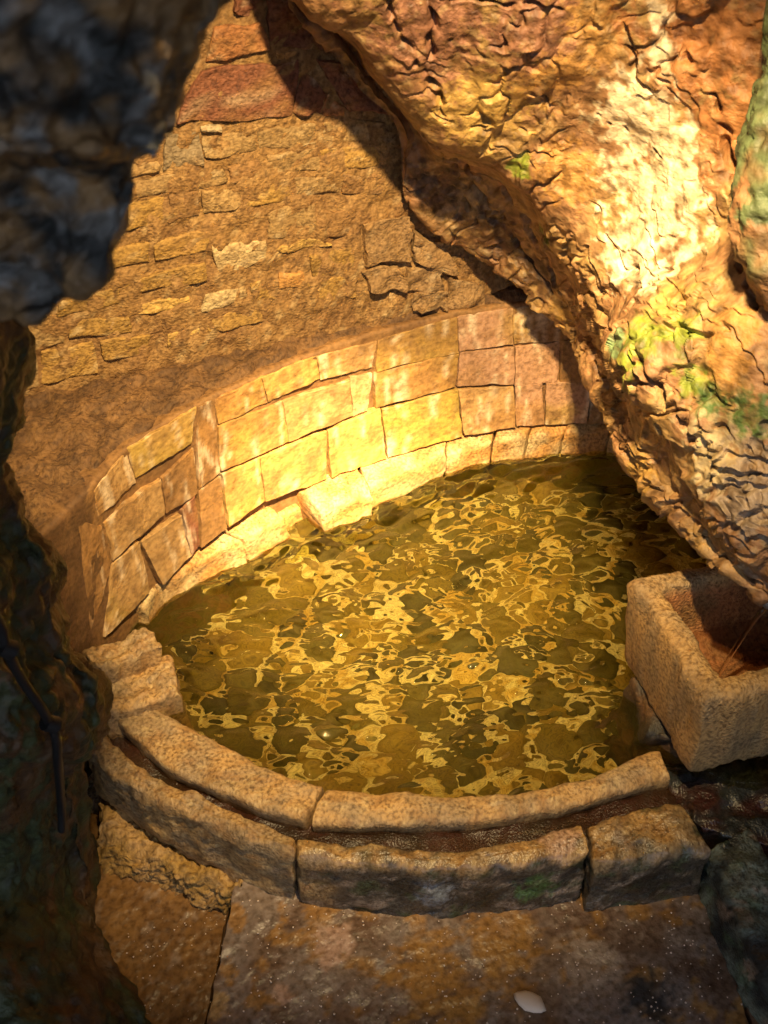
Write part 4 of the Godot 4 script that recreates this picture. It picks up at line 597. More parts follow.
	for s in [[[Vector3(-0.901,-0.200,-1.950),Vector3(-0.903,-0.200,-2.081),Vector3(-0.903,0.030,-2.081),Vector3(-0.901,0.030,-1.960)],[Vector3(-0.879,-0.200,-1.927),Vector3(-0.883,-0.200,-2.057),Vector3(-0.883,0.030,-2.057),Vector3(-0.879,0.030,-1.937)],[Vector3(-0.838,-0.200,-1.892),Vector3(-0.847,-0.200,-2.019),Vector3(-0.847,0.030,-2.019),Vector3(-0.839,0.030,-1.901)],[Vector3(-0.774,-0.200,-1.844),Vector3(-0.791,-0.200,-1.965),Vector3(-0.791,0.030,-1.965),Vector3(-0.775,0.030,-1.854)],[Vector3(-0.705,-0.205,-1.798),Vector3(-0.726,-0.205,-1.912),Vector3(-0.726,0.030,-1.912),Vector3(-0.707,0.030,-1.808)],[Vector3(-0.635,-0.219,-1.757),Vector3(-0.653,-0.219,-1.865),Vector3(-0.653,0.030,-1.865),Vector3(-0.637,0.030,-1.767)],[Vector3(-0.560,-0.233,-1.720),Vector3(-0.574,-0.233,-1.821),Vector3(-0.574,0.030,-1.821),Vector3(-0.561,0.030,-1.730)],[Vector3(-0.476,-0.247,-1.685),Vector3(-0.488,-0.247,-1.778),Vector3(-0.488,0.030,-1.778),Vector3(-0.478,0.030,-1.695)],[Vector3(-0.370,-0.250,-1.637),Vector3(-0.376,-0.250,-1.722),Vector3(-0.376,0.030,-1.722),Vector3(-0.371,0.030,-1.647)],[Vector3(-0.248,-0.250,-1.589),Vector3(-0.247,-0.250,-1.668),Vector3(-0.247,0.030,-1.668),Vector3(-0.248,0.030,-1.599)]],
[[Vector3(-0.241,-0.250,-1.587),Vector3(-0.240,-0.250,-1.666),Vector3(-0.240,0.030,-1.666),Vector3(-0.241,0.030,-1.597)],[Vector3(-0.116,-0.250,-1.567),Vector3(-0.115,-0.250,-1.647),Vector3(-0.115,0.030,-1.647),Vector3(-0.116,0.030,-1.577)],[Vector3(0.000,-0.250,-1.557),Vector3(0.000,-0.250,-1.640),Vector3(0.000,0.030,-1.640),Vector3(0.000,0.030,-1.567)],[Vector3(0.076,-0.250,-1.548),Vector3(0.077,-0.250,-1.634),Vector3(0.077,0.030,-1.634),Vector3(0.076,0.030,-1.558)],[Vector3(0.138,-0.250,-1.545),Vector3(0.141,-0.250,-1.631),Vector3(0.141,0.030,-1.631),Vector3(0.138,0.030,-1.555)],[Vector3(0.204,-0.250,-1.546),Vector3(0.209,-0.250,-1.633),Vector3(0.209,0.030,-1.633),Vector3(0.205,0.030,-1.556)],[Vector3(0.271,-0.250,-1.551),Vector3(0.277,-0.250,-1.640),Vector3(0.277,0.030,-1.640),Vector3(0.271,0.030,-1.561)],[Vector3(0.339,-0.250,-1.558),Vector3(0.349,-0.250,-1.654),Vector3(0.349,0.030,-1.654),Vector3(0.340,0.030,-1.568)],[Vector3(0.410,-0.250,-1.569),Vector3(0.422,-0.250,-1.672),Vector3(0.422,0.030,-1.672),Vector3(0.412,0.030,-1.579)],[Vector3(0.487,-0.250,-1.584),Vector3(0.492,-0.250,-1.690),Vector3(0.492,0.030,-1.690),Vector3(0.487,0.030,-1.594)],[Vector3(0.566,-0.250,-1.599),Vector3(0.564,-0.250,-1.711),Vector3(0.564,0.030,-1.711),Vector3(0.566,0.030,-1.609)]],
[[Vector3(0.570,-0.250,-1.565),Vector3(0.568,-0.250,-1.711),Vector3(0.568,0.030,-1.711),Vector3(0.570,0.030,-1.575)],[Vector3(0.681,-0.250,-1.577),Vector3(0.680,-0.250,-1.743),Vector3(0.680,0.030,-1.743),Vector3(0.681,0.030,-1.587)],[Vector3(0.801,-0.250,-1.592),Vector3(0.780,-0.250,-1.767),Vector3(0.780,0.030,-1.767),Vector3(0.800,0.030,-1.602)],[Vector3(0.910,-0.250,-1.611),Vector3(0.850,-0.250,-1.780),Vector3(0.850,0.030,-1.780),Vector3(0.907,0.030,-1.620)]]]:
		var o := obj("curb_stone", stone_mesh(s, [64 if k < 2 else 30, 14, 22], 0.035, 0.008, 130 + k, stained_shaded, 0.4), mats["kerb"] if k == 0 else mats["wetstone"])
		tag(o, labels[k], "curb", "curved curb stones in front of the pool")
		k += 1
	var o := obj("channel_bed", stone_mesh([[Vector3(-0.878,-0.330,-2.039),Vector3(-0.992,-0.330,-2.236),Vector3(-0.992,-0.020,-2.236),Vector3(-0.878,-0.020,-2.039)],[Vector3(-0.870,-0.330,-2.014),Vector3(-0.927,-0.330,-2.182),Vector3(-0.927,-0.020,-2.182),Vector3(-0.870,-0.020,-2.014)],[Vector3(-0.871,-0.330,-1.985),Vector3(-0.825,-0.330,-2.107),Vector3(-0.825,-0.020,-2.107),Vector3(-0.871,-0.020,-1.985)],[Vector3(-0.839,-0.330,-1.951),Vector3(-0.754,-0.330,-2.035),Vector3(-0.754,-0.020,-2.035),Vector3(-0.839,-0.020,-1.951)],[Vector3(-0.785,-0.330,-1.906),Vector3(-0.695,-0.330,-1.973),Vector3(-0.695,-0.020,-1.973),Vector3(-0.785,-0.020,-1.906)],[Vector3(-0.726,-0.330,-1.871),Vector3(-0.626,-0.330,-1.913),Vector3(-0.626,-0.020,-1.913),Vector3(-0.726,-0.020,-1.871)],[Vector3(-0.657,-0.330,-1.835),Vector3(-0.556,-0.330,-1.862),Vector3(-0.556,-0.020,-1.862),Vector3(-0.657,-0.020,-1.835)],[Vector3(-0.582,-0.330,-1.793),Vector3(-0.491,-0.330,-1.829),Vector3(-0.491,-0.020,-1.829),Vector3(-0.582,-0.020,-1.793)],[Vector3(-0.493,-0.330,-1.745),Vector3(-0.416,-0.330,-1.802),Vector3(-0.416,-0.020,-1.802),Vector3(-0.493,-0.020,-1.745)],[Vector3(-0.386,-0.330,-1.685),Vector3(-0.309,-0.330,-1.759),Vector3(-0.309,-0.020,-1.759),Vector3(-0.386,-0.020,-1.685)],[Vector3(-0.265,-0.330,-1.632),Vector3(-0.195,-0.330,-1.725),Vector3(-0.195,-0.020,-1.725),Vector3(-0.265,-0.020,-1.632)],[Vector3(-0.126,-0.330,-1.605),Vector3(-0.094,-0.330,-1.724),Vector3(-0.094,-0.020,-1.724),Vector3(-0.126,-0.020,-1.605)],[Vector3(0.000,-0.330,-1.595),Vector3(0.000,-0.330,-1.730),Vector3(0.000,-0.020,-1.730),Vector3(0.000,-0.020,-1.595)],[Vector3(0.078,-0.330,-1.587),Vector3(0.076,-0.330,-1.730),Vector3(0.076,-0.020,-1.730),Vector3(0.078,-0.020,-1.587)],[Vector3(0.140,-0.330,-1.584),Vector3(0.144,-0.330,-1.731),Vector3(0.144,-0.020,-1.731),Vector3(0.140,-0.020,-1.584)],[Vector3(0.207,-0.330,-1.586),Vector3(0.213,-0.330,-1.737),Vector3(0.213,-0.020,-1.737),Vector3(0.207,-0.020,-1.586)],[Vector3(0.275,-0.330,-1.593),Vector3(0.282,-0.330,-1.744),Vector3(0.282,-0.020,-1.744),Vector3(0.275,-0.020,-1.593)],[Vector3(0.346,-0.330,-1.608),Vector3(0.355,-0.330,-1.754),Vector3(0.355,-0.020,-1.754),Vector3(0.346,-0.020,-1.608)],[Vector3(0.419,-0.330,-1.626),Vector3(0.429,-0.330,-1.766),Vector3(0.429,-0.020,-1.766),Vector3(0.419,-0.020,-1.626)],[Vector3(0.488,-0.330,-1.645),Vector3(0.499,-0.330,-1.782),Vector3(0.499,-0.020,-1.782),Vector3(0.488,-0.020,-1.645)],[Vector3(0.560,-0.330,-1.665),Vector3(0.573,-0.330,-1.802),Vector3(0.573,-0.020,-1.802),Vector3(0.560,-0.020,-1.665)],[Vector3(0.643,-0.330,-1.689),Vector3(0.662,-0.330,-1.830),Vector3(0.662,-0.020,-1.830),Vector3(0.643,-0.020,-1.689)],[Vector3(0.725,-0.330,-1.710),Vector3(0.744,-0.330,-1.857),Vector3(0.744,-0.020,-1.857),Vector3(0.725,-0.020,-1.710)],[Vector3(0.801,-0.330,-1.724),Vector3(0.801,-0.330,-1.876),Vector3(0.801,-0.020,-1.876),Vector3(0.801,-0.020,-1.724)],[Vector3(0.856,-0.330,-1.733),Vector3(0.836,-0.330,-1.888),Vector3(0.836,-0.020,-1.888),Vector3(0.856,-0.020,-1.733)]], [90, 4, 2], 0.01, 0.012, 140, func(p: Vector3, _n: Vector3, _s: int) -> Color: return mix_tone(p, TONE["redwet"], TONE["pitch"], 1.2), 0.6), mats["wetstone"])
	tag(o, "dark wet stone bed of the channel between rim and curb", "channel", "", "structure")
	var rough_paint := func(p: Vector3, n: Vector3, s: int) -> Color: return mix_tone(p, TONE["tan"], TONE["ochre"], 1.2)
	o = obj("footing_stone", stone_mesh([[Vector3(-0.900,-0.310,-1.753),Vector3(-0.894,-0.310,-1.997),Vector3(-0.864,-0.200,-1.997),Vector3(-0.884,-0.200,-1.857)],[Vector3(-0.709,-0.310,-1.693),Vector3(-0.726,-0.310,-1.893),Vector3(-0.696,-0.200,-1.893),Vector3(-0.716,-0.200,-1.753)],[Vector3(-0.577,-0.310,-1.632),Vector3(-0.540,-0.310,-1.801),Vector3(-0.510,-0.200,-1.801),Vector3(-0.530,-0.200,-1.661)],[Vector3(-0.471,-0.310,-1.591),Vector3(-0.427,-0.310,-1.760),Vector3(-0.397,-0.200,-1.760),Vector3(-0.417,-0.200,-1.620)]], [60, 12, 20], 0.025, 0.013, 150, rough_paint, 0.9), mats["weathered"])
	tag(o, "rough tan footing stone lying below the left curb by the dark pillar", "stone")
	var step := thing("stepped_block", "stepped pale stone block at the left end of the pool rim", "stone block")
	obj("lower_step", stone_mesh([[Vector3(-0.854,-0.350,-2.025),Vector3(-0.932,-0.350,-2.215),Vector3(-0.932,0.100,-2.215),Vector3(-0.854,0.100,-2.025)],[Vector3(-0.623,-0.350,-2.126),Vector3(-0.676,-0.350,-2.270),Vector3(-0.676,0.100,-2.270),Vector3(-0.623,0.100,-2.126)]], [22, 16, 12], 0.02, 0.012, 152, worn, 0.5), mats["kerb"], step)
	obj("upper_step", stone_mesh([[Vector3(-0.872,-0.350,-2.137),Vector3(-0.938,-0.350,-2.219),Vector3(-0.938,0.170,-2.219),Vector3(-0.872,0.170,-2.137)],[Vector3(-0.696,-0.350,-2.236),Vector3(-0.747,-0.350,-2.335),Vector3(-0.747,0.170,-2.335),Vector3(-0.696,0.170,-2.236)]], [22, 12, 12], 0.018, 0.012, 153, worn, 0.5), mats["kerb"], step)
	# paving
	var fl := Node3D.new()
	fl.name = "floor"
	add_child(fl)
	tag(fl, "damp reddish flagstone paving in front of the curb", "floor", "", "structure")
	var spots: Array = [[Vector3(-0.136,-0.200,-1.463),0.070,"blush"],[Vector3(-0.273,-0.200,-1.323),0.035,"blush"],[Vector3(0.126,-0.200,-1.392),0.130,"slabstain"],[Vector3(0.321,-0.200,-1.448),0.120,"slabstain"],[Vector3(0.188,-0.200,-1.283),0.100,"slabstain"],[Vector3(0.565,-0.200,-1.406),0.100,"greyrock"],[Vector3(0.710,-0.200,-1.310),0.080,"wet"],[Vector3(-0.450,-0.200,-1.296),0.050,"tan"]]
	var pave := func(p: Vector3, n: Vector3, s: int) -> Color:
		var c := mix_tone(p, TONE["slab"], TONE["slabdark"], 0.8)
		if s == 160: c = mix_tone(p, TONE["dirt"], TONE["brown"], 1.0)
		var st := smoothstep(0.1, 0.22, n_patch.get_noise_3dv(p * 1.15 + Vector3(1.3, 0, 0.4)))
		c = c.lerp(TONE["slabstain"], st * (0.75 if s == 161 else 0.2))
		c = patches_on(c, p, spots)
		return c.lerp(TONE["greyrock"], smoothstep(0.28, 0.5, n_fine.get_noise_3dv(p * 0.5)) * 0.5)
	k = 0
	for s in [[[Vector3(-1.176,-0.420,-1.197),Vector3(-1.049,-0.420,-2.005),Vector3(-1.049,-0.300,-2.005),Vector3(-1.176,-0.300,-1.197)],[Vector3(-0.493,-0.420,-1.197),Vector3(-0.452,-0.420,-1.747),Vector3(-0.452,-0.300,-1.747),Vector3(-0.493,-0.300,-1.197)]],
[[Vector3(-0.473,-0.320,-1.156),Vector3(-0.434,-0.320,-1.687),Vector3(-0.434,-0.200,-1.687),Vector3(-0.473,-0.200,-1.156)],[Vector3(0.962,-0.320,-1.156),Vector3(0.948,-0.320,-1.760),Vector3(0.948,-0.200,-1.760),Vector3(0.962,-0.200,-1.156)]],
[[Vector3(0.970,-0.320,-1.156),Vector3(0.954,-0.320,-1.760),Vector3(0.954,-0.200,-1.760),Vector3(0.970,-0.200,-1.156)],[Vector3(1.576,-0.320,-1.156),Vector3(1.547,-0.320,-1.760),Vector3(1.547,-0.200,-1.760),Vector3(1.576,-0.200,-1.156)]],
[[Vector3(-1.729,-0.320,-0.331),Vector3(-1.134,-0.320,-1.151),Vector3(-1.134,-0.200,-1.151),Vector3(-1.729,-0.200,-0.331)],[Vector3(-0.008,-0.320,-0.331),Vector3(-0.010,-0.320,-1.151),Vector3(-0.010,-0.200,-1.151),Vector3(-0.008,-0.200,-0.331)]],
[[Vector3(0.000,-0.320,-0.331),Vector3(0.000,-0.320,-1.151),Vector3(0.000,-0.200,-1.151),Vector3(0.000,-0.200,-0.331)],[Vector3(1.792,-0.320,-0.331),Vector3(1.574,-0.320,-1.151),Vector3(1.574,-0.200,-1.151),Vector3(1.792,-0.200,-0.331)]]]:
		obj("flagstone", stone_mesh(s, [110 if k < 3 else 30, 60 if k < 3 else 20, 2], 0.006, 0.004, 160 + k, pave, 0.4), mats["paving"], fl)
		k += 1
	var green := func(p: Vector3, n: Vector3, s: int) -> Color:
		var c := mix_tone(p, TONE["gutter"], TONE["wet"], 1.2)
		c = c.lerp(TONE["teal"], smoothstep(0.0, 0.5, n_patch.get_noise_3dv(p * 1.5 + Vector3(4, 4, 1))) * 0.4)
		return c.lerp(TONE["greyrock"], smoothstep(0.25, 0.32, n_patch.get_noise_3d(p.x * 2.2, p.y, p.z * 1.2 + 3.3)) * 0.8)
	o = obj("gutter_stone", stone_mesh([[Vector3(0.906,-0.260,-1.666),Vector3(1.053,-0.260,-1.724),Vector3(1.053,-0.020,-1.724),Vector3(0.916,-0.030,-1.666)],[Vector3(0.915,-0.260,-1.545),Vector3(1.109,-0.260,-1.591),Vector3(1.109,-0.020,-1.591),Vector3(0.925,-0.030,-1.545)],[Vector3(0.937,-0.260,-1.388),Vector3(1.174,-0.260,-1.410),Vector3(1.174,-0.020,-1.410),Vector3(0.947,-0.030,-1.388)],[Vector3(0.974,-0.260,-1.243),Vector3(1.239,-0.260,-1.225),Vector3(1.239,-0.020,-1.225),Vector3(0.984,-0.030,-1.243)],[Vector3(1.049,-0.260,-0.975),Vector3(1.332,-0.260,-0.971),Vector3(1.332,-0.020,-0.971),Vector3(1.059,-0.030,-0.975)]], [50, 18, 14], 0.045, 0.008, 170, green, 0.5), mats["wetstone"])
	tag(o, "dark greenish wet stone at the right edge of the paving", "stone")
	o = obj("wet_slab", stone_mesh([[Vector3(0.905,-0.330,-1.718),Vector3(0.772,-0.330,-1.924),Vector3(0.772,-0.030,-1.924),Vector3(0.905,-0.030,-1.718)],[Vector3(1.430,-0.330,-1.591),Vector3(1.501,-0.330,-2.114),Vector3(1.501,-0.030,-2.114),Vector3(1.430,-0.030,-1.591)]], [40, 24, 3], 0.02, 0.012, 171, func(p: Vector3, _n: Vector3, _s: int) -> Color: return mix_tone(p, TONE["redwet"], TONE["wet"], 1.2), 0.6), mats["wetstone"])
	tag(o, "dark red wet slab under the stone trough", "slab")

func build_pool() -> void:
	var outline: Array = [Vector3(-0.852,0.000,-2.510),Vector3(-0.815,0.000,-2.607),Vector3(-0.705,0.000,-2.714),Vector3(-0.547,0.000,-2.844),Vector3(-0.400,0.000,-2.988),Vector3(-0.238,0.000,-3.090),Vector3(-0.066,0.000,-3.169),Vector3(0.248,0.000,-3.380),Vector3(0.446,-0.000,-3.458),Vector3(0.590,0.000,-3.496),Vector3(0.743,0.000,-3.521),Vector3(0.964,0.000,-3.517),Vector3(1.246,-0.000,-3.442),Vector3(1.350,0.000,-3.300),Vector3(1.600,0.000,-2.900),Vector3(1.620,0.000,-2.400),Vector3(1.400,0.000,-1.950),Vector3(1.100,0.000,-1.850),Vector3(0.835,0.000,-1.927),Vector3(0.732,0.000,-1.875),Vector3(0.588,0.000,-1.810),Vector3(0.439,0.000,-1.774),Vector3(0.287,0.000,-1.753),Vector3(0.144,0.000,-1.753),Vector3(-0.005,0.000,-1.767),Vector3(-0.178,0.000,-1.782),Vector3(-0.323,0.000,-1.835),Vector3(-0.453,0.000,-1.912),Vector3(-0.588,0.000,-1.996),Vector3(-0.714,0.000,-2.075),Vector3(-0.872,0.000,-2.250),Vector3(-0.860,0.000,-2.300),Vector3(-0.860,0.000,-2.450)]
	var centre := Vector3(0.35, 0.0, -2.55)
	var na := 420
	var ring := PackedVector3Array()
	var n := outline.size()
	for i in na:
		var t := float(i) * n / na
		var k := int(t) % n
		ring.append(outline[k].lerp(outline[(k + 1) % n], t - floorf(t)))
	var wave := FastNoiseLite.new()
	set_noise(wave, 77, 5.2, 2)
	var wave2 := FastNoiseLite.new()
	set_noise(wave2, 78, 12.0, 2)
	var v := PackedVector3Array([centre])
	var nr := 120
	for j in range(1, nr + 1):
		for i in na:
			var p := centre.lerp(ring[i], float(j) / nr)
			p.y = wave.get_noise_2d(p.x + 0.3 * p.z, p.z * 1.25) * 0.018 + wave2.get_noise_2d(p.x, p.z * 1.4) * 0.008
			v.append(p)
	for i in na:
		v.append(Vector3(ring[i].x, -0.6, ring[i].z))
	v.append(centre + Vector3(0, -0.6, 0))
	var idx := PackedInt32Array()
	for i in na:
		var i2 := (i + 1) % na
		idx.append_array(PackedInt32Array([0, 1 + i, 1 + i2]))
		for j in nr:
			var a := 1 + j * na + i
			var b := 1 + j * na + i2
			idx.append_array(PackedInt32Array([a, a + na, b + na, a, b + na, b]))
		idx.append_array(PackedInt32Array([1 + nr * na + i, v.size() - 1, 1 + nr * na + i2]))
	var vol := 0.0
	for t in range(0, idx.size(), 3):
		vol += v[idx[t]].dot(v[idx[t + 1]].cross(v[idx[t + 2]]))
	if vol > 0.0:
		for t in range(0, idx.size(), 3):
			var x := idx[t]
			idx[t] = idx[t + 1]
			idx[t + 1] = x
	var m := StandardMaterial3D.new()
	m.resource_name = "water"
	m.albedo_color = Color8(240, 236, 150, 0)
	m.transparency = BaseMaterial3D.TRANSPARENCY_ALPHA
	m.refraction_enabled = true
	m.refraction_scale = 0.033
	m.roughness = 0.0
	m.metallic_specular = 0.5
	var water := obj("pool_water", pack(v, normals_of(v, idx), idx), m)
	tag(water, "rippling clear golden water filling the round pool", "water")
	# bed: pale tone between the cobbles imitates bright caustic lines
	var caustic_gaps := func(p: Vector3, _n: Vector3, _s: int) -> Color: return mix_tone(p, TONE["cream"], TONE["yellow"], 1.2)
	var bed := obj("pool_floor", stone_mesh(box_secs(Vector3(-1.1, -0.6, -3.7), Vector3(1.8, -0.33, -1.66)), [90, 70, 2], 0.02, 0.015, 180, caustic_gaps, 0.4), mats["underwater"])
	tag(bed, "pool bed of dark cobbles, pale gaps painted as a caustic light net", "pool floor", "", "structure")
	var rng := RandomNumberGenerator.new()
	rng.seed = 5
	var kinds := []
	for s in 7:
		kinds.append(lump_mesh(s))
	var tones := []
	for c in [Color8(96, 82, 34), Color8(118, 98, 40), Color8(76, 66, 30), Color8(146, 118, 52)]:  # real stones, toned dark as the cells of the caustic net
		var cm := StandardMaterial3D.new()
		cm.resource_name = "cobble"
		cm.albedo_color = c
		cm.albedo_texture = mats["underwater"].albedo_texture
		cm.uv1_triplanar = true
		cm.uv1_world_triplanar = true
		cm.uv1_scale = Vector3.ONE * 2.0
		cm.roughness = 0.7
		tones.append(cm)
	var poly := PackedVector2Array()
	for p in outline: poly.append(Vector2(p.x, p.z))
	var put := []
	var tries := 0
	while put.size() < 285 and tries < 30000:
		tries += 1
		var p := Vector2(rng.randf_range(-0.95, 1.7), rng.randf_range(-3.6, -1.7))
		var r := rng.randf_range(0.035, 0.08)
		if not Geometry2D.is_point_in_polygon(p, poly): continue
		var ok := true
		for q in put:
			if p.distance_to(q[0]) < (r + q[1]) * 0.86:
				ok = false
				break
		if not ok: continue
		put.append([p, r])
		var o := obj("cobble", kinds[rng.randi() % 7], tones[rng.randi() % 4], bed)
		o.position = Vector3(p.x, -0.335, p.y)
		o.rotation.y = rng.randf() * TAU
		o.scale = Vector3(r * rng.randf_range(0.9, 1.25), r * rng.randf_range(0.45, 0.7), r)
	# the water standing in the channel
	var oe: Array = [Vector3(-0.967,0.050,-2.193),Vector3(-0.944,0.050,-2.170),Vector3(-0.911,0.050,-2.136),Vector3(-0.874,0.050,-2.099),Vector3(-0.841,0.050,-2.065),Vector3(-0.812,0.050,-2.035),Vector3(-0.785,0.050,-2.005),Vector3(-0.757,0.050,-1.976),Vector3(-0.728,0.050,-1.948),Vector3(-0.696,0.050,-1.922),Vector3(-0.663,0.050,-1.897),Vector3(-0.629,0.050,-1.874),Vector3(-0.594,0.050,-1.852),Vector3(-0.560,0.050,-1.832),Vector3(-0.526,0.050,-1.815),Vector3(-0.489,0.050,-1.798),Vector3(-0.446,0.050,-1.780),Vector3(-0.395,0.050,-1.757),Vector3(-0.338,0.050,-1.731),Vector3(-0.279,0.050,-1.708),Vector3(-0.221,0.050,-1.691),Vector3(-0.163,0.050,-1.683),Vector3(-0.105,0.050,-1.682),Vector3(-0.050,0.050,-1.684),Vector3(0.000,0.050,-1.684),Vector3(0.041,0.050,-1.684),Vector3(0.076,0.050,-1.683),Vector3(0.109,0.050,-1.683),Vector3(0.142,0.050,-1.684),Vector3(0.177,0.050,-1.687),Vector3(0.211,0.050,-1.689),Vector3(0.245,0.050,-1.693),Vector3(0.280,0.050,-1.697),Vector3(0.316,0.050,-1.702),Vector3(0.352,0.050,-1.707),Vector3(0.389,0.050,-1.713),Vector3(0.425,0.050,-1.720),Vector3(0.461,0.050,-1.728),Vector3(0.495,0.050,-1.736),Vector3(0.531,0.050,-1.746),Vector3(0.569,0.050,-1.756),Vector3(0.611,0.050,-1.769),Vector3(0.656,0.050,-1.784),Vector3(0.700,0.050,-1.798),Vector3(0.738,0.050,-1.810),Vector3(0.771,0.050,-1.820),Vector3(0.801,0.050,-1.829),Vector3(0.825,0.050,-1.836),Vector3(0.842,0.050,-1.841)]
	var ob: Array = [Vector3(-0.903,0.030,-2.081),Vector3(-0.896,0.030,-2.073),Vector3(-0.885,0.030,-2.060),Vector3(-0.872,0.030,-2.045),Vector3(-0.855,0.030,-2.027),Vector3(-0.834,0.030,-2.006),Vector3(-0.809,0.030,-1.981),Vector3(-0.781,0.030,-1.955),Vector3(-0.752,0.030,-1.931),Vector3(-0.721,0.030,-1.908),Vector3(-0.689,0.030,-1.887),Vector3(-0.655,0.030,-1.866),Vector3(-0.619,0.030,-1.845),Vector3(-0.583,0.030,-1.826),Vector3(-0.547,0.030,-1.807),Vector3(-0.508,0.030,-1.788),Vector3(-0.464,0.030,-1.767),Vector3(-0.413,0.030,-1.741),Vector3(-0.357,0.030,-1.713),Vector3(-0.299,0.030,-1.686),Vector3(-0.240,0.030,-1.666),Vector3(-0.179,0.030,-1.654),Vector3(-0.115,0.030,-1.647),Vector3(-0.053,0.030,-1.644),Vector3(0.000,0.030,-1.640),Vector3(0.042,0.030,-1.636),Vector3(0.077,0.030,-1.634),Vector3(0.108,0.030,-1.632),Vector3(0.141,0.030,-1.631),Vector3(0.175,0.030,-1.631),Vector3(0.209,0.030,-1.633),Vector3(0.243,0.030,-1.636),Vector3(0.277,0.030,-1.640),Vector3(0.313,0.030,-1.647),Vector3(0.349,0.030,-1.654),Vector3(0.386,0.030,-1.663),Vector3(0.422,0.030,-1.672),Vector3(0.457,0.030,-1.681),Vector3(0.492,0.030,-1.690),Vector3(0.527,0.030,-1.700),Vector3(0.564,0.030,-1.711),Vector3(0.605,0.030,-1.722),Vector3(0.649,0.030,-1.735),Vector3(0.692,0.030,-1.747),Vector3(0.731,0.030,-1.757),Vector3(0.767,0.030,-1.765),Vector3(0.801,0.030,-1.771),Vector3(0.830,0.030,-1.776),Vector3(0.850,0.030,-1.780)]
	var cv := PackedVector3Array()
	var ci := PackedInt32Array()
	for i in oe.size():
		for s in 9:
			var p: Vector3 = oe[i].lerp(ob[i], s / 8.0)
			p = p + (ob[i] - oe[i]).normalized() * (s / 8.0 - 0.5) * 0.05
			cv.append(Vector3(p.x, -0.004 + 0.003 * n_fine.get_noise_3d(p.x, 0, p.z), p.z))
	for i in oe.size() - 1:
		for s in 8:
			var a := i * 9 + s
			ci.append_array(PackedInt32Array([a, a + 9, a + 10, a, a + 10, a + 1]))
	var wm := StandardMaterial3D.new()
	wm.resource_name = "thin_water"
	wm.albedo_color = Color(0.25, 0.16, 0.08, 0.25)
	wm.transparency = BaseMaterial3D.TRANSPARENCY_ALPHA
	wm.roughness = 0.04
	var cw := obj("channel_water", pack(cv, normals_of(cv, ci), ci), wm)
	tag(cw, "thin dark water trickling along the channel inside the curb", "water")

func lump_mesh(sd: int) -> ArrayMesh:
	var v := PackedVector3Array()
	var idx := PackedInt32Array()
	var a := 12
	var b := 6
	for j in b + 1:
		for i in a:
			var th := PI * j / b
			var ph := TAU * i / a
			var d := Vector3(sin(th) * cos(ph), cos(th), sin(th) * sin(ph))
			var q := d * (1.0 + 0.35 * n_big.get_noise_3dv(d * 0.55 + Vector3(sd * 5, 0, 0)))
			v.append(q)
	for j in b:
		for i in a:
			var p := j * a + i
			var q := j * a + (i + 1) % a
			idx.append_array(PackedInt32Array([p, q + a, q, p, p + a, q + a]))
	var nn := PackedVector3Array()
	for p in v: nn.append(p.normalized())
	return pack(v, nn, idx)

func seg_dist(p: Vector3, a: Vector3, b: Vector3) -> float:
	var ab := b - a
	return p.distance_to(a + ab * clampf((p - a).dot(ab) / ab.length_squared(), 0.0, 1.0))

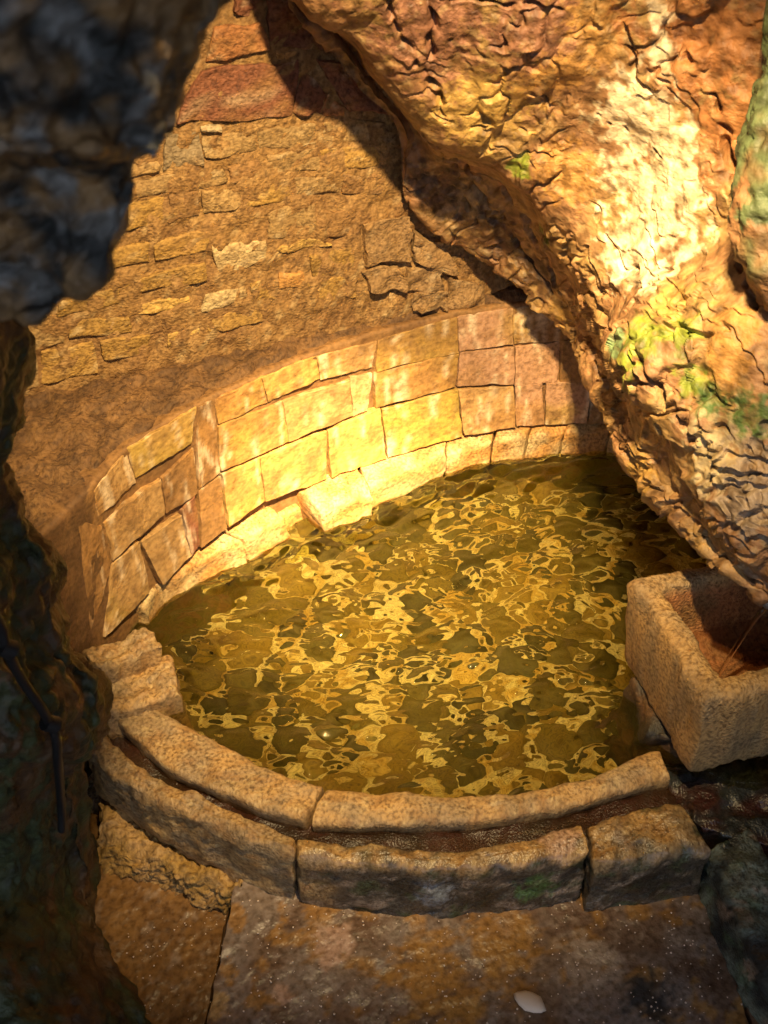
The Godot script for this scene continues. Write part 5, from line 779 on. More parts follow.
func build_rocks() -> void:
	var cracks: Array = [[[Vector3(0.089,1.890,-2.920),Vector3(0.138,1.812,-2.942),Vector3(0.134,1.725,-2.970),Vector3(0.123,1.622,-3.003),Vector3(0.166,1.581,-3.009)],0.012,0.035],
[[Vector3(0.194,1.889,-2.911),Vector3(0.282,1.878,-2.903),Vector3(0.358,1.862,-2.891),Vector3(0.449,1.858,-2.870)],0.007,0.030],
[[Vector3(0.006,1.888,-2.913),Vector3(0.017,1.811,-2.945),Vector3(0.070,1.724,-2.971),Vector3(0.137,1.639,-2.995),Vector3(0.182,1.552,-3.016)],0.008,0.020],
[[Vector3(0.608,1.754,-2.855),Vector3(0.649,1.716,-2.844),Vector3(0.693,1.688,-2.817)],0.008,0.030],
[[Vector3(0.597,1.553,-2.919),Vector3(0.653,1.532,-2.886),Vector3(0.716,1.518,-2.839),Vector3(0.751,1.496,-2.808)],0.005,0.015],
[[Vector3(0.392,1.626,-2.972),Vector3(0.445,1.609,-2.971),Vector3(0.473,1.575,-2.977)],0.006,0.020],
[[Vector3(0.258,1.512,-3.022),Vector3(0.328,1.528,-3.013),Vector3(0.397,1.491,-3.022)],0.006,0.020],
[[Vector3(0.442,1.448,-3.025),Vector3(0.490,1.432,-3.003),Vector3(0.525,1.415,-2.987)],0.006,0.020],
[[Vector3(0.700,1.722,-2.808),Vector3(0.792,1.706,-2.749),Vector3(0.845,1.701,-2.714),Vector3(0.857,1.663,-2.705)],0.006,0.015],
[[Vector3(0.845,1.701,-2.714),Vector3(0.903,1.520,-2.637),Vector3(0.903,1.388,-2.586),Vector3(0.913,1.356,-2.407),Vector3(0.926,1.313,-2.301)],0.010,0.050],
[[Vector3(0.724,1.136,-2.492),Vector3(0.778,1.183,-2.454),Vector3(0.832,1.208,-2.352),Vector3(0.865,1.246,-2.327)],0.008,0.030],
[[Vector3(0.691,1.104,-2.495),Vector3(0.705,1.103,-2.445),Vector3(0.716,1.066,-2.385),Vector3(0.739,1.035,-2.341)],0.012,0.030],
[[Vector3(0.813,1.024,-2.235),Vector3(0.862,1.040,-2.190),Vector3(0.913,1.012,-2.119)],0.006,0.020],
[[Vector3(0.754,1.222,-2.768),Vector3(0.766,1.188,-2.562),Vector3(0.768,1.157,-2.419)],0.005,0.012],
[[Vector3(0.837,0.936,-2.158),Vector3(0.898,0.946,-2.101),Vector3(0.966,1.012,-2.059)],0.007,0.020],
[[Vector3(0.853,0.875,-2.121),Vector3(0.914,0.881,-2.059),Vector3(0.974,0.937,-2.024)],0.006,0.020],
[[Vector3(0.894,0.790,-2.067),Vector3(0.982,0.877,-1.997)],0.006,0.020],
[[Vector3(0.651,1.241,-2.886),Vector3(0.684,1.194,-2.834),Vector3(0.726,1.163,-2.768)],0.006,0.020],
[[Vector3(0.596,1.316,-2.949),Vector3(0.628,1.261,-2.912)],0.006,0.020],
[[Vector3(0.217,1.332,-3.208),Vector3(0.299,1.169,-3.354),Vector3(0.410,1.054,-3.370),Vector3(0.488,0.932,-3.380),Vector3(0.588,0.810,-3.336)],0.012,0.030],
[[Vector3(0.315,1.236,-3.272),Vector3(0.472,1.066,-3.305),Vector3(0.596,0.879,-3.300),Vector3(0.675,0.776,-3.230)],0.012,0.030],
[[Vector3(0.147,1.462,-3.087),Vector3(0.186,1.281,-3.292),Vector3(0.288,1.101,-3.398)],0.010,0.025]]
	var boxes := []
	for c in cracks:
		var bx := AABB(c[0][0], Vector3.ZERO)
		for p in c[0]: bx = bx.expand(p)
		boxes.append(bx.grow(c[1] * 2.5 + 0.03))
	var blotches: Array = [[Vector3(0.272,1.583,-2.994),0.180,"yellow"],
[Vector3(0.123,1.809,-2.943),0.220,"pinkrock"],  # pinkish stone, darkened where the lamp should reach it dimly
[Vector3(0.464,1.774,-2.896),0.200,"orange"],
[Vector3(0.370,1.813,-2.905),0.140,"pinkrock"],
[Vector3(0.531,1.382,-2.990),0.120,"orange"],
[Vector3(0.789,1.839,-2.735),0.240,"fire"],
[Vector3(0.894,1.641,-2.674),0.200,"fire"],
[Vector3(0.826,1.468,-2.723),0.100,"fire"],
[Vector3(0.688,1.582,-2.846),0.160,"cream"],  # cream: pale mineral patch that also carries the lamp's hot spot
[Vector3(0.763,1.380,-2.795),0.200,"cream"],
[Vector3(0.726,1.237,-2.805),0.150,"cream"],
[Vector3(0.768,1.493,-2.790),0.140,"cream"],
[Vector3(0.777,1.197,-2.673),0.100,"cream"],
[Vector3(0.706,1.779,-2.798),0.050,"cream"],
[Vector3(0.521,1.104,-3.184),0.060,"moss"],
[Vector3(0.407,1.384,-3.066),0.050,"moss"],
[Vector3(0.711,1.122,-2.486),0.090,"moss"],
[Vector3(0.665,1.043,-2.461),0.070,"moss"],
[Vector3(0.651,1.062,-2.565),0.050,"teal"],
[Vector3(0.796,1.191,-2.411),0.070,"moss"],
[Vector3(0.813,1.107,-2.301),0.070,"moss"],
[Vector3(0.789,1.214,-2.529),0.080,"yellow"],
[Vector3(0.917,1.090,-2.154),0.090,"green"],
[Vector3(0.831,1.081,-2.258),0.060,"green"],
[Vector3(0.741,0.881,-2.433),0.090,"orange"],
[Vector3(0.882,1.258,-2.308),0.100,"orange"],
[Vector3(0.865,1.187,-2.285),0.080,"orange"],
[Vector3(0.923,0.913,-2.063),0.140,"greyrock"],
[Vector3(0.837,0.962,-2.170),0.120,"creamdull"],
[Vector3(0.953,0.977,-2.060),0.140,"greyrock"],
[Vector3(0.779,0.694,-2.459),0.090,"ochre"],
[Vector3(0.677,1.861,-2.801),0.040,"cream"],
[Vector3(0.371,1.001,-3.407),0.140,"flank_shade"],  # shade below the ridge, painted onto the brown flank
[Vector3(0.523,0.870,-3.372),0.120,"flank_shade"],
[Vector3(0.186,1.201,-3.365),0.120,"flank_shade"],
[Vector3(0.641,0.750,-3.287),0.060,"ochre"]]
	var crag := func(p: Vector3, _n: Vector3) -> float:
		var q := p + Vector3(n_mid.get_noise_3dv(p), n_mid.get_noise_3dv(p + Vector3(5, 1, 2)), n_mid.get_noise_3dv(p + Vector3(1, 8, 3))) * 0.03
		var d := n_big.get_noise_3dv(q) * 0.05
		var low := smoothstep(1.35, 1.0, p.y)
		# broken plates: a slanting stepped relief
		var s := (q.x * 0.7 + q.y * 0.9 - q.z * 0.4) * 9.0 + n_patch.get_noise_3dv(q * 0.45) * 3.0
		var f := s - floorf(s)
		d += (smoothstep(0.0, 0.12, f) - f) * (0.008 + 0.008 * low) * smoothstep(-0.1, 0.3, n_big.get_noise_3dv(q * 1.7 + Vector3(3, 3, 3)) + 0.4 * low)
		d += n_mid.get_noise_3dv(q * 0.5) * 0.012 + n_fine.get_noise_3dv(q * 0.6) * 0.002
		# plates split along the bedding, with open joints between them
		var r := Vector3(q.x * 0.8 + q.y * 0.5, (q.y - q.x) * 1.7, q.z) + Vector3.ONE * n_patch.get_noise_3dv(q * 1.2) * 0.06
		var broken := smoothstep(-0.15, 0.25, n_big.get_noise_3dv(q * 1.3 + Vector3(6, 1, 2)) + 0.42 * low - 0.12)
		var edge := n_cell.get_noise_3dv(r)
		d += n_plate.get_noise_3dv(r) * 0.014 * broken * smoothstep(-1.0, -0.84, edge)
		d -= 0.013 * broken * smoothstep(-0.84, -0.98, edge)
		for i in cracks.size():
			if not boxes[i].has_point(p): continue
			var c: Array = cracks[i]
			var m := 9.0
			for k in c[0].size() - 1:
				m = minf(m, seg_dist(q, c[0][k], c[0][k + 1]))
			d -= c[2] * smoothstep(c[1] * 1.5, c[1] * 0.3, m)
		return d
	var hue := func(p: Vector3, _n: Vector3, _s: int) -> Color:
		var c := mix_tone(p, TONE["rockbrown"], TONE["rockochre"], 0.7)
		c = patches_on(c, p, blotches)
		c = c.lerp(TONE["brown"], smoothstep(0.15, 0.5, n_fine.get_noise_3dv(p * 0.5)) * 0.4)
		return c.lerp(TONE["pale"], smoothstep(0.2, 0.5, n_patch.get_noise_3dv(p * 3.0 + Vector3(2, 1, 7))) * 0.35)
	var o := obj("rock_overhang", rock_mesh([[Vector3(-0.288,2.146,-3.601),Vector3(-0.443,2.141,-3.205),Vector3(-0.406,2.155,-3.184),Vector3(-0.343,2.201,-2.929),Vector3(-0.181,2.315,-2.855),Vector3(0.034,2.464,-2.797),Vector3(0.369,2.682,-2.941),Vector3(0.652,2.708,-3.877),Vector3(0.277,2.159,-3.807)],
[Vector3(-0.067,1.809,-3.513),Vector3(-0.254,1.830,-3.140),Vector3(-0.242,1.827,-3.124),Vector3(-0.214,1.879,-2.893),Vector3(-0.059,2.063,-2.836),Vector3(0.142,2.299,-2.788),Vector3(0.449,2.624,-2.916),Vector3(0.757,2.631,-3.836),Vector3(0.536,1.808,-3.709)],
[Vector3(0.037,1.705,-3.531),Vector3(-0.165,1.733,-3.162),Vector3(-0.165,1.747,-3.148),Vector3(-0.154,1.819,-2.921),Vector3(0.006,2.006,-2.855),Vector3(0.214,2.244,-2.792),Vector3(0.530,2.565,-2.890),Vector3(0.864,2.554,-3.794),Vector3(0.660,1.702,-3.724)],
[Vector3(0.100,1.609,-3.581),Vector3(-0.114,1.641,-3.216),Vector3(-0.096,1.672,-3.203),Vector3(-0.073,1.763,-2.979),Vector3(0.089,1.951,-2.898),Vector3(0.297,2.190,-2.812),Vector3(0.612,2.505,-2.863),Vector3(0.971,2.475,-3.752),Vector3(0.743,1.603,-3.772)],
[Vector3(0.190,1.479,-3.628),Vector3(-0.040,1.517,-3.268),Vector3(-0.026,1.565,-3.243),Vector3(-0.011,1.676,-3.010),Vector3(0.157,1.873,-2.921),Vector3(0.373,2.122,-2.819),Vector3(0.696,2.444,-2.836),Vector3(1.080,2.395,-3.709),Vector3(0.859,1.471,-3.817)],
[Vector3(0.306,1.338,-3.706),Vector3(0.057,1.381,-3.350),Vector3(0.064,1.451,-3.298),Vector3(0.065,1.587,-3.040),Vector3(0.238,1.793,-2.942),Vector3(0.456,2.053,-2.824),Vector3(0.781,2.382,-2.807),Vector3(1.190,2.315,-3.665),Vector3(1.006,1.328,-3.893)],
[Vector3(0.324,1.112,-3.738),Vector3(0.064,1.164,-3.391),Vector3(0.134,1.282,-3.326),Vector3(0.187,1.469,-3.059),Vector3(0.350,1.689,-2.953),Vector3(0.554,1.965,-2.821),Vector3(0.855,2.309,-2.770),Vector3(1.286,2.221,-3.610),Vector3(1.055,1.097,-3.921)],
[Vector3(0.394,1.018,-3.764),Vector3(0.123,1.074,-3.419),Vector3(0.221,1.212,-3.352),Vector3(0.291,1.419,-3.082),Vector3(0.444,1.631,-2.962),Vector3(0.635,1.898,-2.810),Vector3(0.918,2.227,-2.725),Vector3(1.367,2.115,-3.544),Vector3(1.142,1.002,-3.946)],
[Vector3(0.511,0.902,-3.797),Vector3(0.226,0.961,-3.455),Vector3(0.318,1.131,-3.375),Vector3(0.376,1.369,-3.092),Vector3(0.524,1.574,-2.960),Vector3(0.708,1.831,-2.791),Vector3(0.982,2.143,-2.678),Vector3(1.449,2.007,-3.478),Vector3(1.281,0.883,-3.977)],
[Vector3(0.603,0.823,-3.809),Vector3(0.308,0.886,-3.470),Vector3(0.393,1.066,-3.373),Vector3(0.439,1.317,-3.075),Vector3(0.587,1.514,-2.935),Vector3(0.771,1.761,-2.758),Vector3(1.047,2.058,-2.631),Vector3(1.532,1.897,-3.410),Vector3(1.388,0.803,-3.988)],
[Vector3(0.746,0.739,-3.791),Vector3(0.438,0.806,-3.455),Vector3(0.497,0.991,-3.350),Vector3(0.515,1.251,-3.045),Vector3(0.659,1.443,-2.901),Vector3(0.839,1.685,-2.718),Vector3(1.113,1.972,-2.582),Vector3(1.616,1.787,-3.341),Vector3(1.543,0.718,-3.969)],
[Vector3(0.832,0.661,-3.777),Vector3(0.516,0.731,-3.445),Vector3(0.569,0.916,-3.313),Vector3(0.576,1.181,-2.986),Vector3(0.720,1.369,-2.844),Vector3(0.900,1.606,-2.664),Vector3(1.180,1.884,-2.532),Vector3(1.701,1.675,-3.271),Vector3(1.639,0.638,-3.954)],
[Vector3(0.915,0.585,-3.739),Vector3(0.592,0.660,-3.411),Vector3(0.628,0.847,-3.268),Vector3(0.616,1.118,-2.933),Vector3(0.756,1.301,-2.789),Vector3(0.932,1.531,-2.608),Vector3(1.209,1.798,-2.472),Vector3(1.738,1.565,-3.190),Vector3(1.729,0.559,-3.914)],
[Vector3(1.019,0.539,-3.623),Vector3(0.691,0.620,-3.300),Vector3(0.694,0.782,-3.161),Vector3(0.651,1.036,-2.839),Vector3(0.788,1.219,-2.702),Vector3(0.961,1.449,-2.532),Vector3(1.239,1.712,-2.411),Vector3(1.776,1.455,-3.109),Vector3(1.826,0.510,-3.794)],
[Vector3(1.033,0.574,-3.391),Vector3(0.713,0.664,-3.075),Vector3(0.698,0.799,-2.946),Vector3(0.638,1.033,-2.640),Vector3(0.775,1.197,-2.529),Vector3(0.956,1.401,-2.399),Vector3(1.269,1.625,-2.350),Vector3(1.813,1.343,-3.028),Vector3(1.806,0.541,-3.559)],
[Vector3(1.043,0.570,-3.192),Vector3(0.730,0.669,-2.884),Vector3(0.717,0.793,-2.772),Vector3(0.656,1.021,-2.487),Vector3(0.789,1.169,-2.393),Vector3(0.969,1.350,-2.291),Vector3(1.299,1.537,-2.288),Vector3(1.851,1.231,-2.946),Vector3(1.791,0.531,-3.355)],
[Vector3(1.056,0.551,-2.980),Vector3(0.748,0.662,-2.682),Vector3(0.742,0.811,-2.553),Vector3(0.717,0.991,-2.370),Vector3(0.836,1.126,-2.287),Vector3(1.005,1.291,-2.202),Vector3(1.329,1.449,-2.226),Vector3(1.889,1.119,-2.863),Vector3(1.779,0.507,-3.139)],
[Vector3(1.104,0.509,-2.814),Vector3(0.796,0.629,-2.524),Vector3(0.792,0.778,-2.427),Vector3(0.768,0.958,-2.277),Vector3(0.878,1.084,-2.201),Vector3(1.036,1.234,-2.127),Vector3(1.355,1.366,-2.169),Vector3(1.922,1.014,-2.787),Vector3(1.812,0.459,-2.968)],
[Vector3(1.160,0.501,-2.677),Vector3(0.850,0.630,-2.394),Vector3(0.836,0.747,-2.322),Vector3(0.802,0.898,-2.201),Vector3(0.907,1.022,-2.131),Vector3(1.060,1.169,-2.065),Vector3(1.377,1.290,-2.117),Vector3(1.950,0.917,-2.718),Vector3(1.853,0.448,-2.828)],
[Vector3(1.182,0.500,-2.546),Vector3(0.874,0.637,-2.269),Vector3(0.872,0.720,-2.221),Vector3(0.849,0.840,-2.126),Vector3(0.946,0.962,-2.062),Vector3(1.091,1.104,-2.003),Vector3(1.400,1.213,-2.064),Vector3(1.977,0.820,-2.648),Vector3(1.860,0.443,-2.694)],
[Vector3(1.221,0.488,-2.431),Vector3(0.912,0.631,-2.160),Vector3(0.925,0.682,-2.124),Vector3(0.916,0.773,-2.044),Vector3(1.000,0.894,-1.987),Vector3(1.130,1.034,-1.938),Vector3(1.422,1.135,-2.011),Vector3(2.005,0.722,-2.578),Vector3(1.888,0.426,-2.575)],
[Vector3(1.288,0.477,-2.343),Vector3(0.975,0.626,-2.077),Vector3(1.000,0.652,-2.060),Vector3(1.002,0.719,-1.998),Vector3(1.071,0.836,-1.940),Vector3(1.180,0.970,-1.890),Vector3(1.444,1.057,-1.957),Vector3(2.033,0.623,-2.507),Vector3(1.949,0.412,-2.485)],
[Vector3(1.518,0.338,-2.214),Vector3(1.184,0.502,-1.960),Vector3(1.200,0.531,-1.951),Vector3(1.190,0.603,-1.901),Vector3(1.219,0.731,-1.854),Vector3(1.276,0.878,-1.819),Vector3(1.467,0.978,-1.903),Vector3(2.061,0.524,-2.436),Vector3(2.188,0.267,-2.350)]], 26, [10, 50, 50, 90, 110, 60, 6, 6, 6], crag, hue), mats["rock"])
	tag(o, "huge orange and mossy rock leaning over the right side of the pool", "rock")
	var plain_crag := func(p: Vector3, _n: Vector3) -> float:
		return n_big.get_noise_3dv(p * 1.6) * 0.03 + n_mid.get_noise_3dv(p) * 0.02 + n_fine.get_noise_3dv(p) * 0.005 - maxf(0.0, n_ridge.get_noise_3dv(p * 0.4) - 0.3) * 0.025
	o = obj("boulder", rock_mesh([[Vector3(0.898,2.092,-2.720),Vector3(0.911,2.115,-2.596),Vector3(1.026,2.128,-2.528),Vector3(1.433,2.113,-2.607),Vector3(1.712,2.018,-3.115),Vector3(1.067,2.065,-2.866)],
[Vector3(0.900,1.830,-2.565),Vector3(0.916,1.865,-2.451),Vector3(1.034,1.883,-2.388),Vector3(1.448,1.861,-2.461),Vector3(1.724,1.721,-2.930),Vector3(1.071,1.789,-2.701)],
[Vector3(0.878,1.773,-2.530),Vector3(0.895,1.810,-2.418),Vector3(1.014,1.830,-2.356),Vector3(1.429,1.806,-2.428),Vector3(1.700,1.656,-2.889),Vector3(1.048,1.729,-2.664)],
[Vector3(0.856,1.703,-2.498),Vector3(0.875,1.742,-2.387),Vector3(0.997,1.764,-2.327),Vector3(1.414,1.739,-2.397),Vector3(1.680,1.577,-2.849),Vector3(1.026,1.656,-2.628)],
[Vector3(0.844,1.631,-2.464),Vector3(0.864,1.674,-2.356),Vector3(0.987,1.697,-2.297),Vector3(1.407,1.670,-2.366),Vector3(1.670,1.496,-2.807),Vector3(1.013,1.581,-2.591)],
[Vector3(0.841,1.550,-2.421),Vector3(0.862,1.595,-2.316),Vector3(0.987,1.620,-2.259),Vector3(1.410,1.591,-2.326),Vector3(1.671,1.404,-2.756),Vector3(1.011,1.496,-2.546)],
[Vector3(0.865,1.458,-2.370),Vector3(0.886,1.507,-2.268),Vector3(1.011,1.534,-2.212),Vector3(1.438,1.503,-2.277),Vector3(1.702,1.301,-2.696),Vector3(1.037,1.399,-2.491)],
[Vector3(0.913,1.364,-2.318),Vector3(0.933,1.417,-2.219),Vector3(1.059,1.446,-2.165),Vector3(1.489,1.412,-2.228),Vector3(1.761,1.196,-2.634),Vector3(1.088,1.302,-2.435)],
[Vector3(0.972,1.278,-2.298),Vector3(0.991,1.334,-2.201),Vector3(1.118,1.365,-2.149),Vector3(1.557,1.329,-2.210),Vector3(1.836,1.101,-2.606),Vector3(1.151,1.213,-2.413)],
[Vector3(1.054,1.166,-2.269),Vector3(1.071,1.225,-2.175),Vector3(1.200,1.257,-2.124),Vector3(1.649,1.220,-2.184),Vector3(1.938,0.977,-2.568),Vector3(1.239,1.096,-2.380)]], 8, [20, 20, 10, 5, 5, 10], plain_crag, func(p: Vector3, _n: Vector3, _s: int) -> Color: return mix_tone(p, TONE["boulder"], TONE["rockbrown"], 0.8, 0.35 if p.y + 0.2 * n_patch.get_noise_3dv(p) < 1.52 else -0.4)), mats["rock"])
	tag(o, "greenish grey boulder at the upper right edge, beside the orange rock", "rock")
	var roof_skysheen := func(p: Vector3, _n: Vector3, _s: int) -> Color:
		return mix_tone(p, TONE["rubble"], TONE["wet"], 1.6).lerp(TONE["lime_skysheen"], smoothstep(0.05, 0.4, n_patch.get_noise_3dv(p * 1.6 + Vector3(7, 7, 7))) * 0.9)  # pale bluish mottling painted in for daylight caught on the rock
	o = obj("roof_rock", rock_mesh([[Vector3(-0.130,2.635,-1.270),Vector3(-0.145,2.636,-1.205),Vector3(-0.201,2.633,-1.112),Vector3(-0.300,2.629,-1.043),Vector3(-0.583,2.635,-1.270),Vector3(-0.767,2.647,-1.671),Vector3(-0.216,2.650,-1.491)],
[Vector3(-0.138,2.421,-1.312),Vector3(-0.157,2.432,-1.256),Vector3(-0.228,2.443,-1.174),Vector3(-0.352,2.448,-1.113),Vector3(-0.687,2.421,-1.312),Vector3(-0.871,2.373,-1.663),Vector3(-0.230,2.405,-1.507)],
[Vector3(-0.153,2.334,-1.317),Vector3(-0.173,2.349,-1.264),Vector3(-0.248,2.364,-1.186),Vector3(-0.381,2.372,-1.127),Vector3(-0.724,2.334,-1.317),Vector3(-0.908,2.266,-1.652),Vector3(-0.250,2.308,-1.504)],
[Vector3(-0.167,2.299,-1.314),Vector3(-0.187,2.315,-1.262),Vector3(-0.263,2.332,-1.185),Vector3(-0.398,2.342,-1.128),Vector3(-0.736,2.299,-1.314),Vector3(-0.920,2.224,-1.642),Vector3(-0.267,2.269,-1.497)],
[Vector3(-0.181,2.272,-1.317),Vector3(-0.202,2.288,-1.266),Vector3(-0.279,2.307,-1.190),Vector3(-0.416,2.317,-1.134),Vector3(-0.748,2.272,-1.317),Vector3(-0.932,2.191,-1.641),Vector3(-0.284,2.239,-1.498)],
[Vector3(-0.212,2.222,-1.315),Vector3(-0.232,2.241,-1.265),Vector3(-0.310,2.262,-1.192),Vector3(-0.451,2.274,-1.136),Vector3(-0.767,2.222,-1.315),Vector3(-0.951,2.132,-1.631),Vector3(-0.320,2.184,-1.492)],
[Vector3(-0.230,2.187,-1.299),Vector3(-0.250,2.207,-1.250),Vector3(-0.328,2.230,-1.178),Vector3(-0.469,2.243,-1.123),Vector3(-0.773,2.187,-1.299),Vector3(-0.957,2.089,-1.608),Vector3(-0.341,2.145,-1.472)],
[Vector3(-0.246,2.156,-1.285),Vector3(-0.265,2.177,-1.238),Vector3(-0.343,2.202,-1.167),Vector3(-0.485,2.216,-1.113),Vector3(-0.779,2.156,-1.285),Vector3(-0.963,2.051,-1.589),Vector3(-0.358,2.111,-1.456)],
[Vector3(-0.262,2.125,-1.272),Vector3(-0.281,2.147,-1.225),Vector3(-0.359,2.173,-1.156),Vector3(-0.502,2.188,-1.103),Vector3(-0.785,2.125,-1.272),Vector3(-0.969,2.013,-1.570),Vector3(-0.377,2.076,-1.440)],
[Vector3(-0.269,2.111,-1.260),Vector3(-0.288,2.133,-1.214),Vector3(-0.366,2.160,-1.145),Vector3(-0.509,2.176,-1.093),Vector3(-0.785,2.111,-1.260),Vector3(-0.969,1.996,-1.556),Vector3(-0.385,2.060,-1.427)],
[Vector3(-0.289,2.103,-1.254),Vector3(-0.317,2.110,-1.249),Vector3(-0.416,2.115,-1.238),Vector3(-0.573,2.130,-1.185),Vector3(-0.785,2.103,-1.254),Vector3(-0.969,1.987,-1.548),Vector3(-0.407,2.052,-1.420)],
[Vector3(-0.316,2.083,-1.289),Vector3(-0.345,2.090,-1.284),Vector3(-0.447,2.095,-1.273),Vector3(-0.608,2.110,-1.221),Vector3(-0.810,2.083,-1.289),Vector3(-0.994,1.965,-1.582),Vector3(-0.438,2.031,-1.455)],
[Vector3(-0.324,2.054,-1.291),Vector3(-0.354,2.061,-1.286),Vector3(-0.458,2.066,-1.275),Vector3(-0.622,2.082,-1.223),Vector3(-0.822,2.054,-1.291),Vector3(-1.006,1.931,-1.580),Vector3(-0.449,1.999,-1.454)],
[Vector3(-0.339,2.021,-1.289),Vector3(-0.370,2.028,-1.285),Vector3(-0.475,2.033,-1.273),Vector3(-0.641,2.050,-1.223),Vector3(-0.834,2.021,-1.289),Vector3(-1.018,1.893,-1.574),Vector3(-0.466,1.963,-1.450)],
[Vector3(-0.360,1.987,-1.287),Vector3(-0.391,1.995,-1.283),Vector3(-0.497,2.000,-1.272),Vector3(-0.666,2.018,-1.222),Vector3(-0.847,1.987,-1.287),Vector3(-1.031,1.854,-1.567),Vector3(-0.490,1.927,-1.446)],
[Vector3(-0.392,1.942,-1.276),Vector3(-0.423,1.950,-1.271),Vector3(-0.531,1.956,-1.261),Vector3(-0.702,1.975,-1.212),Vector3(-0.859,1.942,-1.276),Vector3(-1.043,1.801,-1.549),Vector3(-0.526,1.878,-1.431)],
[Vector3(-0.427,1.912,-1.276),Vector3(-0.459,1.920,-1.272),Vector3(-0.568,1.926,-1.262),Vector3(-0.741,1.946,-1.214),Vector3(-0.874,1.912,-1.276),Vector3(-1.058,1.767,-1.546),Vector3(-0.566,1.846,-1.430)],
[Vector3(-0.463,1.892,-1.272),Vector3(-0.494,1.900,-1.268),Vector3(-0.604,1.906,-1.258),Vector3(-0.777,1.926,-1.210),Vector3(-0.913,1.892,-1.272),Vector3(-1.104,1.743,-1.539),Vector3(-0.606,1.824,-1.424)],
[Vector3(-0.497,1.878,-1.274),Vector3(-0.528,1.887,-1.270),Vector3(-0.638,1.892,-1.260),Vector3(-0.812,1.913,-1.212),Vector3(-0.949,1.878,-1.274),Vector3(-1.147,1.728,-1.540),Vector3(-0.643,1.810,-1.426)],
[Vector3(-0.576,1.855,-1.281),Vector3(-0.607,1.864,-1.277),Vector3(-0.719,1.870,-1.267),Vector3(-0.892,1.891,-1.220),Vector3(-1.035,1.855,-1.281),Vector3(-1.247,1.702,-1.544),Vector3(-0.731,1.786,-1.431)],
[Vector3(-0.659,1.839,-1.268),Vector3(-0.690,1.848,-1.264),Vector3(-0.801,1.854,-1.254),Vector3(-0.972,1.876,-1.207),Vector3(-1.118,1.839,-1.268),Vector3(-1.348,1.683,-1.528),Vector3(-0.824,1.768,-1.417)]], 8, [16, 26, 26, 6, 5, 6, 16], plain_crag, roof_skysheen), mats["rock"])
	tag(o, "dark grey rock hanging down into the upper left corner", "rock")
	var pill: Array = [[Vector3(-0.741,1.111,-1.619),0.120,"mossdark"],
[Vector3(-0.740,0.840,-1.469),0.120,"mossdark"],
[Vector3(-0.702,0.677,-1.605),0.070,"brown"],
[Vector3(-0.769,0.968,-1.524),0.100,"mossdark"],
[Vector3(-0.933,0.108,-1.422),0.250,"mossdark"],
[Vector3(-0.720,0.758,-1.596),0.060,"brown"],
[Vector3(-0.694,1.501,-1.635),0.100,"mossdark"]]
